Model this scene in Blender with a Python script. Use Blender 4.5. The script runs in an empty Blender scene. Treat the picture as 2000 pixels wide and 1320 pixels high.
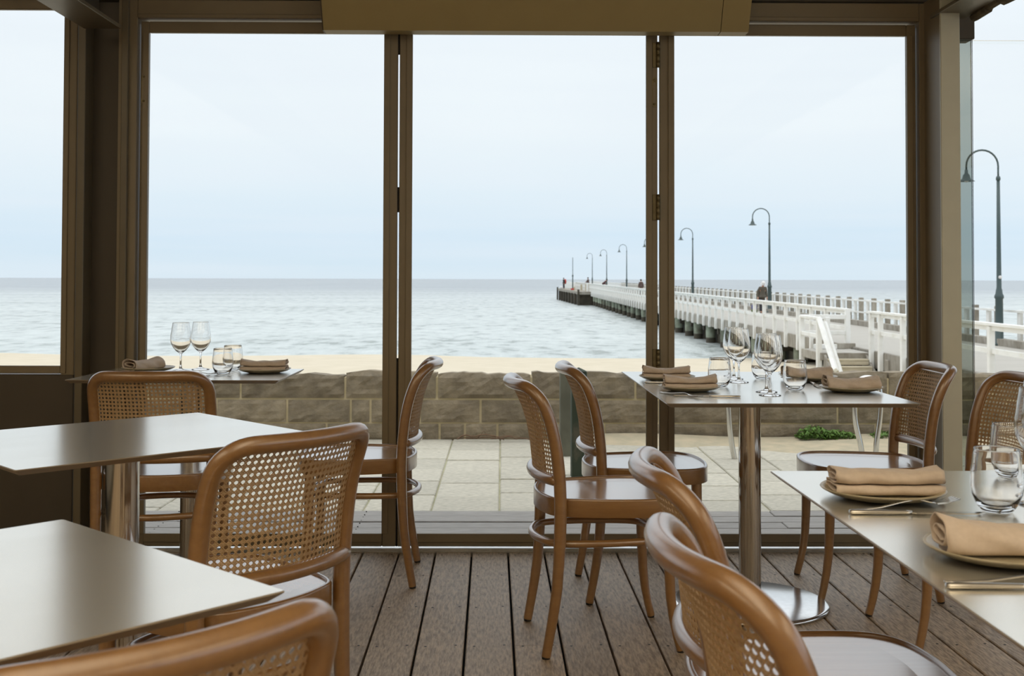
import bpy, bmesh, math, random
from mathutils import Vector, Matrix
from math import sin, cos, pi, radians, sqrt, atan2

random.seed(7)
SC = bpy.context.scene
COL = SC.collection

# ------------------------------------------------------------------ camera
H, FPX = 1.10, 2200.0
YAW, PITCH, ROLL = radians(0.5), radians(1.4), radians(0.16)
PPY = 545.0 - FPX * math.tan(PITCH)
_f = Vector((sin(YAW) * cos(PITCH), cos(YAW) * cos(PITCH), sin(PITCH)))
_r0 = Vector((cos(YAW), -sin(YAW), 0.0))
_u0 = _r0.cross(_f)
_r = _r0 * cos(ROLL) + _u0 * sin(ROLL)
_u = _u0 * cos(ROLL) - _r0 * sin(ROLL)
CAMPOS = Vector((0.0, 0.0, H))
cam_d = bpy.data.cameras.new('camera')
cam = bpy.data.objects.new('camera', cam_d)
COL.objects.link(cam)
cam.matrix_world = Matrix(((_r.x, _u.x, -_f.x, 0), (_r.y, _u.y, -_f.y, 0), (_r.z, _u.z, -_f.z, H), (0, 0, 0, 1)))
cam_d.sensor_width = 36.0
cam_d.lens = FPX / 2000.0 * 36.0
cam_d.shift_y = -(660.0 - PPY) / 2000.0
cam_d.clip_end = 40000.0
cam_d.clip_start = 0.05
cam_d.dof.use_dof = True
cam_d.dof.focus_distance = 3.3
cam_d.dof.aperture_fstop = 11.0
SC.camera = cam

def ray(px, py):
    return _f + _r * ((px - 1000.0) / FPX) + _u * ((PPY - py) / FPX)

def at(px, py, z=None, y=None):
    """World point where the sight line through a photo pixel meets the level z or the depth y."""
    d = ray(px, py)
    t = (z - H) / d.z if z is not None else y / d.y
    return CAMPOS + d * t

def W(xc, yc, z=0.0):
    """Camera-aligned ground coordinates -> world."""
    return Vector((xc * cos(YAW) + yc * sin(YAW), -xc * sin(YAW) + yc * cos(YAW), z))

# ------------------------------------------------------------------ sky and exposure
vs = SC.view_settings
vs.view_transform = 'Standard'
vs.look = 'None'
vs.gamma = 1.0
vs.use_curve_mapping = False
vs.exposure = 0.0
world = bpy.data.worlds.new('sky')
SC.world = world
world.use_nodes = True
wt = world.node_tree
wt.nodes.clear()
wo = wt.nodes.new('ShaderNodeOutputWorld')
wb = wt.nodes.new('ShaderNodeBackground')
wc = wt.nodes.new('ShaderNodeTexCoord')
wx = wt.nodes.new('ShaderNodeSeparateXYZ')
wr = wt.nodes.new('ShaderNodeValToRGB')
wt.links.new(wc.outputs['Generated'], wx.inputs[0])
els = wr.color_ramp.elements
els[0].position, els[0].color = 0.0, (0.71, 0.835, 0.93, 1)
els[1].position, els[1].color = 1.0, (1.0, 1.0, 1.0, 1)
for p, c in ((0.035, (0.68, 0.83, 0.955)), (0.075, (0.78, 0.89, 0.975)), (0.13, (0.86, 0.935, 0.99)), (0.24, (0.875, 0.94, 1.0)), (0.5, (0.94, 0.97, 1.0))):
    e = els.new(p)
    e.color = (*c, 1)
# soft horizontal cloud streaks
wm = wt.nodes.new('ShaderNodeMapping')
wm.inputs['Scale'].default_value = (1.2, 1.2, 24.0)
wn = wt.nodes.new('ShaderNodeTexNoise')
wn.inputs['Scale'].default_value = 2.6
wn.inputs['Detail'].default_value = 5.0
wt.links.new(wc.outputs['Generated'], wm.inputs['Vector'])
wt.links.new(wm.outputs[0], wn.inputs['Vector'])
wmr = wt.nodes.new('ShaderNodeMapRange')
wmr.inputs['From Min'].default_value, wmr.inputs['From Max'].default_value = 0.35, 0.68
wmr.inputs['To Min'].default_value, wmr.inputs['To Max'].default_value = 0.0, 0.35
wt.links.new(wn.outputs['Fac'], wmr.inputs['Value'])
wmix = wt.nodes.new('ShaderNodeMix')
wmix.data_type = 'RGBA'
wmix.inputs[7].default_value = (0.83, 0.90, 0.975, 1)
wt.links.new(wx.outputs['Z'], wr.inputs[0])
wt.links.new(wmr.outputs[0], wmix.inputs[0])
wt.links.new(wr.outputs['Color'], wmix.inputs[6])
# an overcast sky: brightest overhead
ws = wt.nodes.new('ShaderNodeMapRange')
ws.inputs['From Min'].default_value, ws.inputs['From Max'].default_value = 0.2, 1.0
ws.inputs['To Min'].default_value, ws.inputs['To Max'].default_value = 1.0, 2.1
wt.links.new(wx.outputs['Z'], ws.inputs['Value'])
wt.links.new(wmix.outputs[2], wb.inputs['Color'])
wt.links.new(ws.outputs[0], wb.inputs['Strength'])
wt.links.new(wb.outputs[0], wo.inputs[0])

def area_light(name, loc, rot, sx, sy, power, color, portal=False):
    d = bpy.data.lights.new(name, 'AREA')
    d.shape = 'RECTANGLE'
    d.size, d.size_y, d.energy, d.color = sx, sy, power, color
    o = bpy.data.objects.new(name, d)
    COL.objects.link(o)
    o.location, o.rotation_euler = loc, rot
    if portal:
        d.cycles.is_portal = True
    return o
# added fill lights, not lamps of the room: unseen warm panels overhead
# they face up and brighten the interior by way of the ceiling
for lx in (-3.2, 0.0, 3.2):
    area_light('fill_uplight', (lx, -1.2, 2.1), (pi, 0, 0), 1.6, 5.0, 124.0, (1.0, 0.90, 0.73))

# ------------------------------------------------------------------ materials
MATS = {}
def new_mat(name):
    m = bpy.data.materials.new(name)
    m.use_nodes = True
    MATS[name] = m
    nt = m.node_tree
    return m, nt, nt.nodes['Principled BSDF']

def add_noise(nt, scale, detail=4.0, stretch=None, coord='Object', rough=0.6):
    tc = nt.nodes.new('ShaderNodeTexCoord')
    n = nt.nodes.new('ShaderNodeTexNoise')
    n.inputs['Scale'].default_value = scale
    n.inputs['Detail'].default_value = detail
    n.inputs['Roughness'].default_value = rough
    src = tc.outputs[coord]
    if stretch:
        mp = nt.nodes.new('ShaderNodeMapping')
        mp.inputs['Scale'].default_value = stretch
        nt.links.new(src, mp.inputs['Vector'])
        src = mp.outputs[0]
    nt.links.new(src, n.inputs['Vector'])
    return n

def ramp(nt, fac, stops):
    r = nt.nodes.new('ShaderNodeValToRGB')
    e = r.color_ramp.elements
    e[0].position, e[0].color = stops[0][0], (*stops[0][1], 1)
    e[1].position, e[1].color = stops[-1][0], (*stops[-1][1], 1)
    for p, c in stops[1:-1]:
        x = e.new(p)
        x.color = (*c, 1)
    nt.links.new(fac, r.inputs[0])
    return r

def bump(nt, b, h, strength, dist):
    n = nt.nodes.new('ShaderNodeBump')
    n.inputs['Strength'].default_value = strength
    n.inputs['Distance'].default_value = dist
    nt.links.new(h, n.inputs['Height'])
    nt.links.new(n.outputs[0], b.inputs['Normal'])
    return n

def mat(name, c1, c2=None, rough=0.5, metal=0.0, scale=20.0, stretch=None, detail=4.0, bmp=0.0, bdist=0.002, spec=0.5, lo=0.35, hi=0.65, coat=0.0, vary=0.0, coord='Object'):
    m, nt, b = new_mat(name)
    b.inputs['Roughness'].default_value = rough
    b.inputs['Metallic'].default_value = metal
    b.inputs['Specular IOR Level'].default_value = spec
    if coat:
        b.inputs['Coat Weight'].default_value = coat
        b.inputs['Coat Roughness'].default_value = 0.25
    if c2 is None:
        c2 = tuple(v * 0.88 for v in c1)
    n = add_noise(nt, scale, detail, stretch, coord)
    r = ramp(nt, n.outputs['Fac'], ((lo, c2), (hi, c1)))
    out = r.outputs['Color']
    if vary:
        oi = nt.nodes.new('ShaderNodeObjectInfo')
        mr = nt.nodes.new('ShaderNodeMapRange')
        mr.inputs['To Min'].default_value, mr.inputs['To Max'].default_value = 1.0 - vary, 1.0 + vary
        nt.links.new(oi.outputs['Random'], mr.inputs['Value'])
        hs = nt.nodes.new('ShaderNodeHueSaturation')
        nt.links.new(mr.outputs[0], hs.inputs['Value'])
        nt.links.new(out, hs.inputs['Color'])
        out = hs.outputs[0]
        # shift the grain of every piece
        if n.inputs['Vector'].is_linked:
            src = n.inputs['Vector'].links[0].from_socket
            va = nt.nodes.new('ShaderNodeVectorMath')
            mu = nt.nodes.new('ShaderNodeMath')
            mu.operation = 'MULTIPLY'
            mu.inputs[1].default_value = 57.0
            nt.links.new(oi.outputs['Random'], mu.inputs[0])
            nt.links.new(src, va.inputs[0])
            nt.links.new(mu.outputs[0], va.inputs[1])
            nt.links.new(va.outputs[0], n.inputs['Vector'])
    nt.links.new(out, b.inputs['Base Color'])
    if bmp:
        bump(nt, b, n.outputs['Fac'], bmp, bdist)
    return m

M_frame = mat('bronze_frame_paint', (0.262, 0.212, 0.138), (0.247, 0.199, 0.129), 0.42, scale=6, spec=0.5)
M_pelmet = mat('pelmet_paint', (0.42, 0.335, 0.155), (0.40, 0.317, 0.147), 0.5, scale=4)
M_panel = mat('dark_wall_paint', (0.085, 0.069, 0.05), (0.078, 0.063, 0.046), 0.5, scale=4)
M_col = mat('steel_column_paint', (0.17, 0.14, 0.09), (0.155, 0.128, 0.082), 0.38, scale=7)
M_lit_plate = mat('lit_column_face', (0.66, 0.645, 0.52), (0.63, 0.615, 0.495), 0.45, scale=7)  # brightness of the lit front plate is put into its colour
M_room = mat('room_plaster', (0.54, 0.50, 0.43), (0.51, 0.47, 0.40), 0.8, scale=3)
M_alu = mat('track_aluminium', (0.72, 0.72, 0.70), (0.6, 0.6, 0.58), 0.3, metal=0.9, scale=30)
M_hinge = mat('bronze_hinge', (0.20, 0.16, 0.085), (0.15, 0.12, 0.06), 0.35, metal=0.6, scale=40)
M_wood = mat('bentwood_beech', (0.325, 0.163, 0.049), (0.265, 0.128, 0.036), 0.30, scale=9, stretch=(1.2, 7, 7), detail=6, bmp=0.08, bdist=0.0006, coat=0.35, lo=0.3, hi=0.7)
M_seat = mat('beech_veneer', (0.52, 0.30, 0.15), (0.44, 0.24, 0.11), 0.27, scale=5, stretch=(1.0, 14, 4), detail=6, bmp=0.05, bdist=0.0005, coat=0.3, lo=0.3, hi=0.7)
M_cane = mat('woven_cane', (0.55, 0.385, 0.215), (0.45, 0.30, 0.155), 0.5, scale=120, detail=2)
M_pad = mat('glide_rubber', (0.012, 0.011, 0.01), None, 0.6)
M_top = mat('tabletop_laminate', (0.93, 0.905, 0.835), (0.87, 0.84, 0.76), 0.2, metal=0.74, scale=1.8, stretch=(1, 2.6, 1), detail=7, spec=0.55, bmp=0.03, bdist=0.002)
M_edge = mat('tabletop_edge', (0.30, 0.25, 0.185), (0.27, 0.22, 0.16), 0.4, scale=10)
M_steel = mat('brushed_steel', (0.66, 0.64, 0.60), (0.60, 0.58, 0.54), 0.11, metal=1.0, scale=60, stretch=(1, 1, 0.05), bmp=0.02, bdist=0.0004)
M_basesteel = mat('polished_steel_base', (0.74, 0.74, 0.74), (0.68, 0.68, 0.68), 0.16, metal=1.0, scale=50, bmp=0.01, bdist=0.0003)
M_cut = mat('cutlery_steel', (0.72, 0.69, 0.64), (0.62, 0.6, 0.56), 0.17, metal=1.0, scale=25)
M_plate = mat('stoneware_glaze', (0.52, 0.455, 0.32), (0.44, 0.385, 0.265), 0.33, scale=38, detail=5, lo=0.3, hi=0.6)
M_napkin = mat('linen_napkin', (0.74, 0.625, 0.53), (0.68, 0.57, 0.48), 0.85, scale=90, detail=3, bmp=0.15, bdist=0.0008, spec=0.2)
M_board = mat('weathered_deck', (0.50, 0.385, 0.27), (0.20, 0.15, 0.10), 0.5, scale=44, stretch=(3.2, 0.5, 1), detail=9, bmp=0.8, bdist=0.003, lo=0.34, hi=0.62, vary=0.12, spec=0.35)
M_oboard = mat('grey_outdoor_deck', (0.29, 0.275, 0.255), (0.19, 0.178, 0.162), 0.65, scale=22, stretch=(0.5, 6, 1), detail=8, bmp=0.3, bdist=0.002, vary=0.06)
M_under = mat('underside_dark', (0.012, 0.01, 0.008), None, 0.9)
M_paver = mat('sand_paver', (0.56, 0.53, 0.44), (0.36, 0.34, 0.28), 0.85, scale=70, stretch=(0.45, 1.6, 1), detail=9, bmp=0.4, bdist=0.003, vary=0.08)
M_joint = mat('sandy_joint', (0.50, 0.46, 0.33), (0.36, 0.36, 0.22), 0.95, scale=5)
M_stone = mat('bluestone', (0.29, 0.237, 0.16), (0.15, 0.12, 0.08), 0.85, scale=9, detail=12, bmp=1.0, bdist=0.02, vary=0.16, lo=0.3, hi=0.7)
M_mortar = mat('lime_mortar', (0.66, 0.56, 0.37), (0.52, 0.44, 0.26), 0.95, scale=9, bmp=0.5, bdist=0.004)
M_sand = mat('beach_sand', (0.60, 0.53, 0.41), (0.54, 0.475, 0.355), 0.95, scale=1.2, detail=9, bmp=0.4, bdist=0.03)
M_drift = mat('drift_sand', (0.50, 0.42, 0.29), (0.38, 0.34, 0.24), 0.95, scale=9, detail=9, bmp=0.4, bdist=0.006)
M_weed = mat('green_weed', (0.13, 0.25, 0.035), (0.06, 0.13, 0.02), 0.6, scale=30)
M_twig = mat('dry_twig', (0.16, 0.09, 0.05), None, 0.8)
M_gpost = mat('peeling_green_paint', (0.028, 0.042, 0.025), (0.085, 0.08, 0.055), 0.7, scale=9, detail=9, lo=0.36, hi=0.46, stretch=(1, 1, 0.6))
M_gpost2 = mat('faded_grey_green_timber', (0.135, 0.135, 0.10), (0.09, 0.09, 0.065), 0.8, scale=8, detail=9, lo=0.36, hi=0.6, stretch=(1, 1, 0.5))
M_white = mat('white_pier_paint', (0.80, 0.80, 0.775), (0.70, 0.69, 0.64), 0.6, scale=3, detail=6, lo=0.3, hi=0.55)
M_gtimber = mat('grey_pier_timber', (0.36, 0.335, 0.29), (0.22, 0.195, 0.155), 0.85, scale=5, detail=8, stretch=(1, 1, 0.4), bmp=0.3, bdist=0.01, vary=0.15)
M_pdeck = mat('pier_deck_timber', (0.44, 0.42, 0.38), (0.37, 0.35, 0.31), 0.85, scale=3, stretch=(0.2, 5, 1), detail=6)
M_tread = mat('pale_step_timber', (0.56, 0.50, 0.38), (0.42, 0.36, 0.25), 0.8, scale=6, detail=7, stretch=(0.4, 3, 3))
M_pile = mat('weathered_pile', (0.30, 0.34, 0.26), (0.10, 0.09, 0.06), 0.85, scale=1.6, detail=8, stretch=(1, 1, 0.8), vary=0.35, lo=0.32, hi=0.6, bmp=0.3, bdist=0.02)
M_pdark = mat('dark_shaded_timber', (0.075, 0.062, 0.042), (0.035, 0.03, 0.02), 0.85, scale=2, detail=6)  # dark pier timber, also serves as painted shade under the deck
M_lamp = mat('dark_green_lamp_paint', (0.045, 0.075, 0.075), (0.04, 0.065, 0.065), 0.4, scale=5)
M_skin = mat('skin', (0.50, 0.27, 0.18), (0.45, 0.23, 0.15), 0.55, scale=30)
M_olive = mat('olive_coat', (0.115, 0.098, 0.075), (0.09, 0.078, 0.06), 0.85, scale=12)
M_dark = mat('dark_cloth', (0.035, 0.033, 0.038), (0.025, 0.024, 0.028), 0.85, scale=12)
M_maroon = mat('maroon_cloth', (0.10, 0.045, 0.048), (0.075, 0.035, 0.038), 0.85, scale=12)
M_red = mat('red_cloth', (0.52, 0.075, 0.055), (0.45, 0.06, 0.045), 0.8, scale=12)
M_brown = mat('brown_cloth', (0.105, 0.07, 0.062), (0.08, 0.055, 0.05), 0.85, scale=12)
M_cap = mat('white_cap_cloth', (0.78, 0.77, 0.76), None, 0.8, scale=12)
M_hair = mat('dark_hair', (0.02, 0.016, 0.013), None, 0.6, scale=60)
M_eye = mat('dark_eye', (0.01, 0.008, 0.007), None, 0.3)
M_bagblue = mat('blue_bag_cloth', (0.07, 0.07, 0.24), None, 0.7)
M_baggreen = mat('green_bag_cloth', (0.10, 0.13, 0.03), None, 0.7)
M_fabric = mat('rolled_awning_cloth', (0.20, 0.165, 0.105), (0.12, 0.095, 0.06), 0.9, scale=30, bmp=0.4, bdist=0.004)
M_stamp = mat('burnt_stamp', (0.02, 0.012, 0.006), None, 0.6)

def pane_mat(name, tint, refl, rough=0.0):
    m = bpy.data.materials.new(name)
    m.use_nodes = True
    nt = m.node_tree
    nt.nodes.clear()
    o = nt.nodes.new('ShaderNodeOutputMaterial')
    t = nt.nodes.new('ShaderNodeBsdfTransparent')
    t.inputs[0].default_value = (*tint, 1)
    g = nt.nodes.new('ShaderNodeBsdfGlossy')
    g.inputs['Roughness'].default_value = rough
    f = nt.nodes.new('ShaderNodeFresnel')
    f.inputs['IOR'].default_value = refl
    x = nt.nodes.new('ShaderNodeMixShader')
    nt.links.new(f.outputs[0], x.inputs[0])
    nt.links.new(t.outputs[0], x.inputs[1])
    nt.links.new(g.outputs[0], x.inputs[2])
    nt.links.new(x.outputs[0], o.inputs[0])
    return m
M_pane = pane_mat('window_glass', (0.99, 0.995, 0.992), 1.19)
M_tint = pane_mat('grey_tinted_glass', (0.60, 0.63, 0.60), 1.45)
M_gedge = mat('polished_glass_edge', (0.62, 0.70, 0.66), None, 0.25)

def glass_mat(name):
    m, nt, b = new_mat(name)
    b.inputs['Base Color'].default_value = (1, 1, 1, 1)
    b.inputs['Transmission Weight'].default_value = 1.0
    b.inputs['Roughness'].default_value = 0.0
    b.inputs['IOR'].default_value = 1.47
    return m
M_glass = glass_mat('drinking_glass')

def sea_mat():
    m, nt, b = new_mat('sea_water')
    tc = nt.nodes.new('ShaderNodeTexCoord')
    def wave(sc, st, det):
        mp = nt.nodes.new('ShaderNodeMapping')
        mp.inputs['Scale'].default_value = st
        mp.inputs['Rotation'].default_value = (0, 0, 0.12)
        n = nt.nodes.new('ShaderNodeTexNoise')
        n.inputs['Scale'].default_value = sc
        n.inputs['Detail'].default_value = det
        n.inputs['Roughness'].default_value = 0.62
        nt.links.new(tc.outputs['Object'], mp.inputs[0])
        nt.links.new(mp.outputs[0], n.inputs['Vector'])
        return n
    a = wave(1.0, (0.95, 0.42, 1), 7)
    c = wave(0.06, (0.4, 1.0, 1), 5)
    mx = nt.nodes.new('ShaderNodeMath')
    mx.operation = 'MULTIPLY_ADD'
    mx.inputs[1].default_value = 0.5
    nt.links.new(c.outputs['Fac'], mx.inputs[0])
    nt.links.new(a.outputs['Fac'], mx.inputs[2])
    sx = nt.nodes.new('ShaderNodeSeparateXYZ')
    nt.links.new(tc.outputs['Object'], sx.inputs[0])
    md = nt.nodes.new('ShaderNodeMapRange')
    md.interpolation_type = 'SMOOTHSTEP'
    md.inputs['From Min'].default_value, md.inputs['From Max'].default_value = 45.0, 420.0
    nt.links.new(sx.outputs['Y'], md.inputs['Value'])
    shallow = ramp(nt, mx.outputs[0], ((0.58, (0.25, 0.29, 0.27)), (0.70, (0.48, 0.53, 0.52)), (0.92, (0.60, 0.65, 0.64))))
    deep = ramp(nt, mx.outputs[0], ((0.58, (0.14, 0.175, 0.20)), (0.72, (0.245, 0.29, 0.32)), (0.95, (0.36, 0.41, 0.44))))
    r = nt.nodes.new('ShaderNodeMix')
    r.data_type = 'RGBA'
    nt.links.new(md.outputs[0], r.inputs[0])
    nt.links.new(shallow.outputs[0], r.inputs[6])
    nt.links.new(deep.outputs[0], r.inputs[7])
    # a ruffled sea mirrors only part of the sky; the rest is light out of the turbid water
    b.inputs['Specular IOR Level'].default_value = 0.0
    b.inputs['Roughness'].default_value = 1.0
    nt.links.new(r.outputs[2], b.inputs['Base Color'])
    g = nt.nodes.new('ShaderNodeBsdfGlossy')
    g.inputs['Roughness'].default_value = 0.25
    bn = bump(nt, b, a.outputs['Fac'], 1.0, 0.45)
    nt.links.new(bn.outputs[0], g.inputs['Normal'])
    lw = nt.nodes.new('ShaderNodeFresnel')
    lw.inputs['IOR'].default_value = 1.33
    mm = nt.nodes.new('ShaderNodeMath')
    mm.operation = 'MULTIPLY'
    mm.inputs[1].default_value = 0.48
    nt.links.new(lw.outputs[0], mm.inputs[0])
    x = nt.nodes.new('ShaderNodeMixShader')
    nt.links.new(mm.outputs[0], x.inputs[0])
    nt.links.new(b.outputs[0], x.inputs[1])
    nt.links.new(g.outputs[0], x.inputs[2])
    nt.links.new(x.outputs[0], nt.nodes['Material Output'].inputs['Surface'])
    return m
M_sea = sea_mat()

for m_, ior_ in ((M_top, 1.8), (M_seat, 1.55), (M_wood, 1.5)):
    b_ = m_.node_tree.nodes['Principled BSDF']
    b_.inputs['IOR'].default_value = ior_
for m_, w_, r_, i_ in ((M_seat, 1.0, 0.14, 2.3), (M_wood, 1.0, 0.26, 1.85), (M_top, 0.0, 0.2, 1.6)):
    b_ = m_.node_tree.nodes['Principled BSDF']
    b_.inputs['Coat Weight'].default_value = w_
    b_.inputs['Coat Roughness'].default_value = r_
    b_.inputs['Coat IOR'].default_value = i_

# ------------------------------------------------------------------ mesh helpers
def link(name, me, parent=None, loc=None, rotz=None):
    o = bpy.data.objects.new(name, me)
    COL.objects.link(o)
    if parent is not None:
        o.parent = parent
    if loc is not None:
        o.location = loc
    if rotz is not None:
        o.rotation_euler = (0, 0, rotz)
    return o

class MB:
    """Collects simple shapes, links them as one mesh object."""
    def __init__(s):
        s.v, s.f, s.mi, s.cur, s.sm = [], [], [], 0, []
        s.smooth = False
    def add(s, vs_, fs):
        b = len(s.v)
        s.v += [tuple(p) for p in vs_]
        for f in fs:
            s.f.append(tuple(b + i for i in f))
            s.mi.append(s.cur)
            s.sm.append(s.smooth)
        return s
    def box(s, x0, x1, y0, y1, z0, z1, M=None):
        P = [Vector((x, y, z)) for x in (x0, x1) for y in (y0, y1) for z in (z0, z1)]
        if M is not None:
            P = [M @ p for p in P]
        return s.add(P, ((0, 1, 3, 2), (4, 6, 7, 5), (0, 4, 5, 1), (2, 3, 7, 6), (0, 2, 6, 4), (1, 5, 7, 3)))
    def cbox(s, x0, x1, y0, y1, z0, z1, c=0.004):
        """box with chamfered edges"""
        bm = bmesh.new()
        bmesh.ops.create_cube(bm, size=1.0)
        for v in bm.verts:
            v.co = Vector(((x0 + x1) / 2 + v.co.x * (x1 - x0), (y0 + y1) / 2 + v.co.y * (y1 - y0), (z0 + z1) / 2 + v.co.z * (z1 - z0)))
        bmesh.ops.bevel(bm, geom=bm.edges[:], offset=c, segments=1, affect='EDGES')
        bm.verts.index_update()
        s.add([v.co for v in bm.verts], [[v.index for v in f.verts] for f in bm.faces])
        bm.free()
        return s
    def tube(s, pts, rads, n=10, closed=False, caps=True, flat=1.0):
        pts = [Vector(p) for p in pts]
        if not isinstance(rads, (list, tuple)):
            rads = [rads] * len(pts)
        m = len(pts)
        tang = []
        for i in range(m):
            if closed:
                t = pts[(i + 1) % m] - pts[i - 1]
            else:
                t = pts[min(i + 1, m - 1)] - pts[max(i - 1, 0)]
            tang.append(t.normalized())
        ref = Vector((0, 0, 1)) if abs(tang[0].z) < 0.9 else Vector((1, 0, 0))
        nrm = (ref - tang[0] * ref.dot(tang[0])).normalized()
        V, F = [], []
        frames = []
        for i in range(m):
            nrm = (nrm - tang[i] * nrm.dot(tang[i])).normalized()
            frames.append((nrm.copy(), tang[i].cross(nrm)))
        if closed:   # spread the twist
            a, bb = frames[-1][0], frames[0][0]
            t0 = tang[0]
            a2 = (a - t0 * a.dot(t0)).normalized()
            ang = atan2(a2.cross(bb).dot(t0), a2.dot(bb))
            fr2 = []
            for i, (n1, b1) in enumerate(frames):
                q = ang * i / m
                fr2.append((n1 * cos(q) + b1 * sin(q), b1 * cos(q) - n1 * sin(q)))
            frames = fr2
        for i in range(m):
            n1, b1 = frames[i]
            for k in range(n):
                a = 2 * pi * k / n
                V.append(pts[i] + (n1 * cos(a) * flat + b1 * sin(a)) * rads[i])
        rng = m if closed else m - 1
        for i in range(rng):
            for k in range(n):
                j = (i + 1) % m
                F.append((i * n + k, i * n + (k + 1) % n, j * n + (k + 1) % n, j * n + k))
        if caps and not closed:
            F.append(tuple(range(n - 1, -1, -1)))
            F.append(tuple((m - 1) * n + k for k in range(n)))
        return s.add(V, F)
    def lathe(s, prof, n=32, c=(0, 0, 0), close_loop=False):
        V, F = [], []
        m = len(prof)
        idx = []
        for (r, z) in prof:
            if r < 1e-6:
                idx.append([len(V)])
                V.append((c[0], c[1], c[2] + z))
            else:
                idx.append(list(range(len(V), len(V) + n)))
                for k in range(n):
                    a = 2 * pi * k / n
                    V.append((c[0] + r * cos(a), c[1] + r * sin(a), c[2] + z))
        pairs = [(i, i + 1) for i in range(m - 1)]
        if close_loop:
            pairs.append((m - 1, 0))
        for i, j in pairs:
            A, B = idx[i], idx[j]
            if len(A) == 1 and len(B) == 1:
                continue
            for k in range(n):
                k2 = (k + 1) % n
                if len(A) == 1:
                    F.append((A[0], B[k2], B[k]))
                elif len(B) == 1:
                    F.append((A[k], A[k2], B[0]))
                else:
                    F.append((A[k], A[k2], B[k2], B[k]))
        return s.add(V, F)
    def prism(s, poly, z0, z1, M=None):
        n = len(poly)
        V = [Vector((x, y, z0)) for x, y in poly] + [Vector((x, y, z1)) for x, y in poly]
        if M is not None:
            V = [M @ p for p in V]
        F = [tuple(range(n - 1, -1, -1)), tuple(range(n, 2 * n))]
        F += [(i, (i + 1) % n, n + (i + 1) % n, n + i) for i in range(n)]
        return s.add(V, F)
    def mesh(s, name, mats):
        me = bpy.data.meshes.new(name)
        me.from_pydata(s.v, [], s.f)
        if not isinstance(mats, (list, tuple)):
            mats = [mats]
        for m in mats:
            me.materials.append(m)
        me.polygons.foreach_set('material_index', s.mi)
        me.polygons.foreach_set('use_smooth', s.sm)
        me.update()
        return me
    def build(s, name, mats, parent=None, loc=None, rotz=None):
        return link(name, s.mesh(name, mats), parent, loc, rotz)

def fix_normals(me):
    bm = bmesh.new()
    bm.from_mesh(me)
    bmesh.ops.recalc_face_normals(bm, faces=bm.faces)
    bm.to_mesh(me)
    bm.free()

def tag(o, label, cat=None, group=None, kind=None):
    if label:
        o['label'] = label
    if cat:
        o['category'] = cat
    if group:
        o['group'] = group
    if kind:
        o['kind'] = kind
    return o

def empty(name, loc=(0, 0, 0), rotz=0.0, label=None, cat=None, group=None, kind=None):
    o = bpy.data.objects.new(name, None)
    o.empty_display_size = 0.1
    COL.objects.link(o)
    o.location = loc
    o.rotation_euler = (0, 0, rotz)
    return tag(o, label, cat, group, kind)

def dup(root, loc, rotz, label, group=None):
    r = root.copy()
    COL.objects.link(r)
    r.location, r.rotation_euler = loc, (0, 0, rotz)
    r['label'] = label
    if group:
        r['group'] = group
    for ch in [c for c in root.children]:
        c = ch.copy()
        COL.objects.link(c)
        c.parent = r
        for g in [x for x in ch.children]:
            d = g.copy()
            COL.objects.link(d)
            d.parent = c
    return r

def spline(ctrl, n, closed=False):
    """Catmull-Rom through control points."""
    P = [Vector(p) for p in ctrl]
    m = len(P)
    out = []
    segs = m if closed else m - 1
    for i in range(segs):
        if closed:
            a, b, c, d = P[i - 1], P[i], P[(i + 1) % m], P[(i + 2) % m]
        else:
            a, b, c, d = P[max(i - 1, 0)], P[i], P[i + 1], P[min(i + 2, m - 1)]
        for k in range(n):
            t = k / n
            out.append(0.5 * ((2 * b) + (c - a) * t + (2 * a - 5 * b + 4 * c - d) * t * t + (3 * b - a - 3 * c + d) * t ** 3))
    if not closed:
        out.append(P[-1])
    return out

def lerp_tab(tab, z):
    if z <= tab[0][0]:
        return tab[0][1]
    for (a, va), (b, vb) in zip(tab, tab[1:]):
        if z <= b:
            return va + (vb - va) * (z - a) / (b - a)
    return tab[-1][1]

# ------------------------------------------------------------------ facade: where the verticals and levels sit
FY = 4.61
def fx(px, y=FY):
    return at(px, 545, y=y).x
def fz(py, y=FY, px=1000):
    return at(px, py, y=y).z

Z_HEAD = 2.235
Z_DTOP = fz(45)
Z_GTOP = fz(69, FY + 0.022)
Z_GBOT = fz(1040, FY + 0.022)

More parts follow.
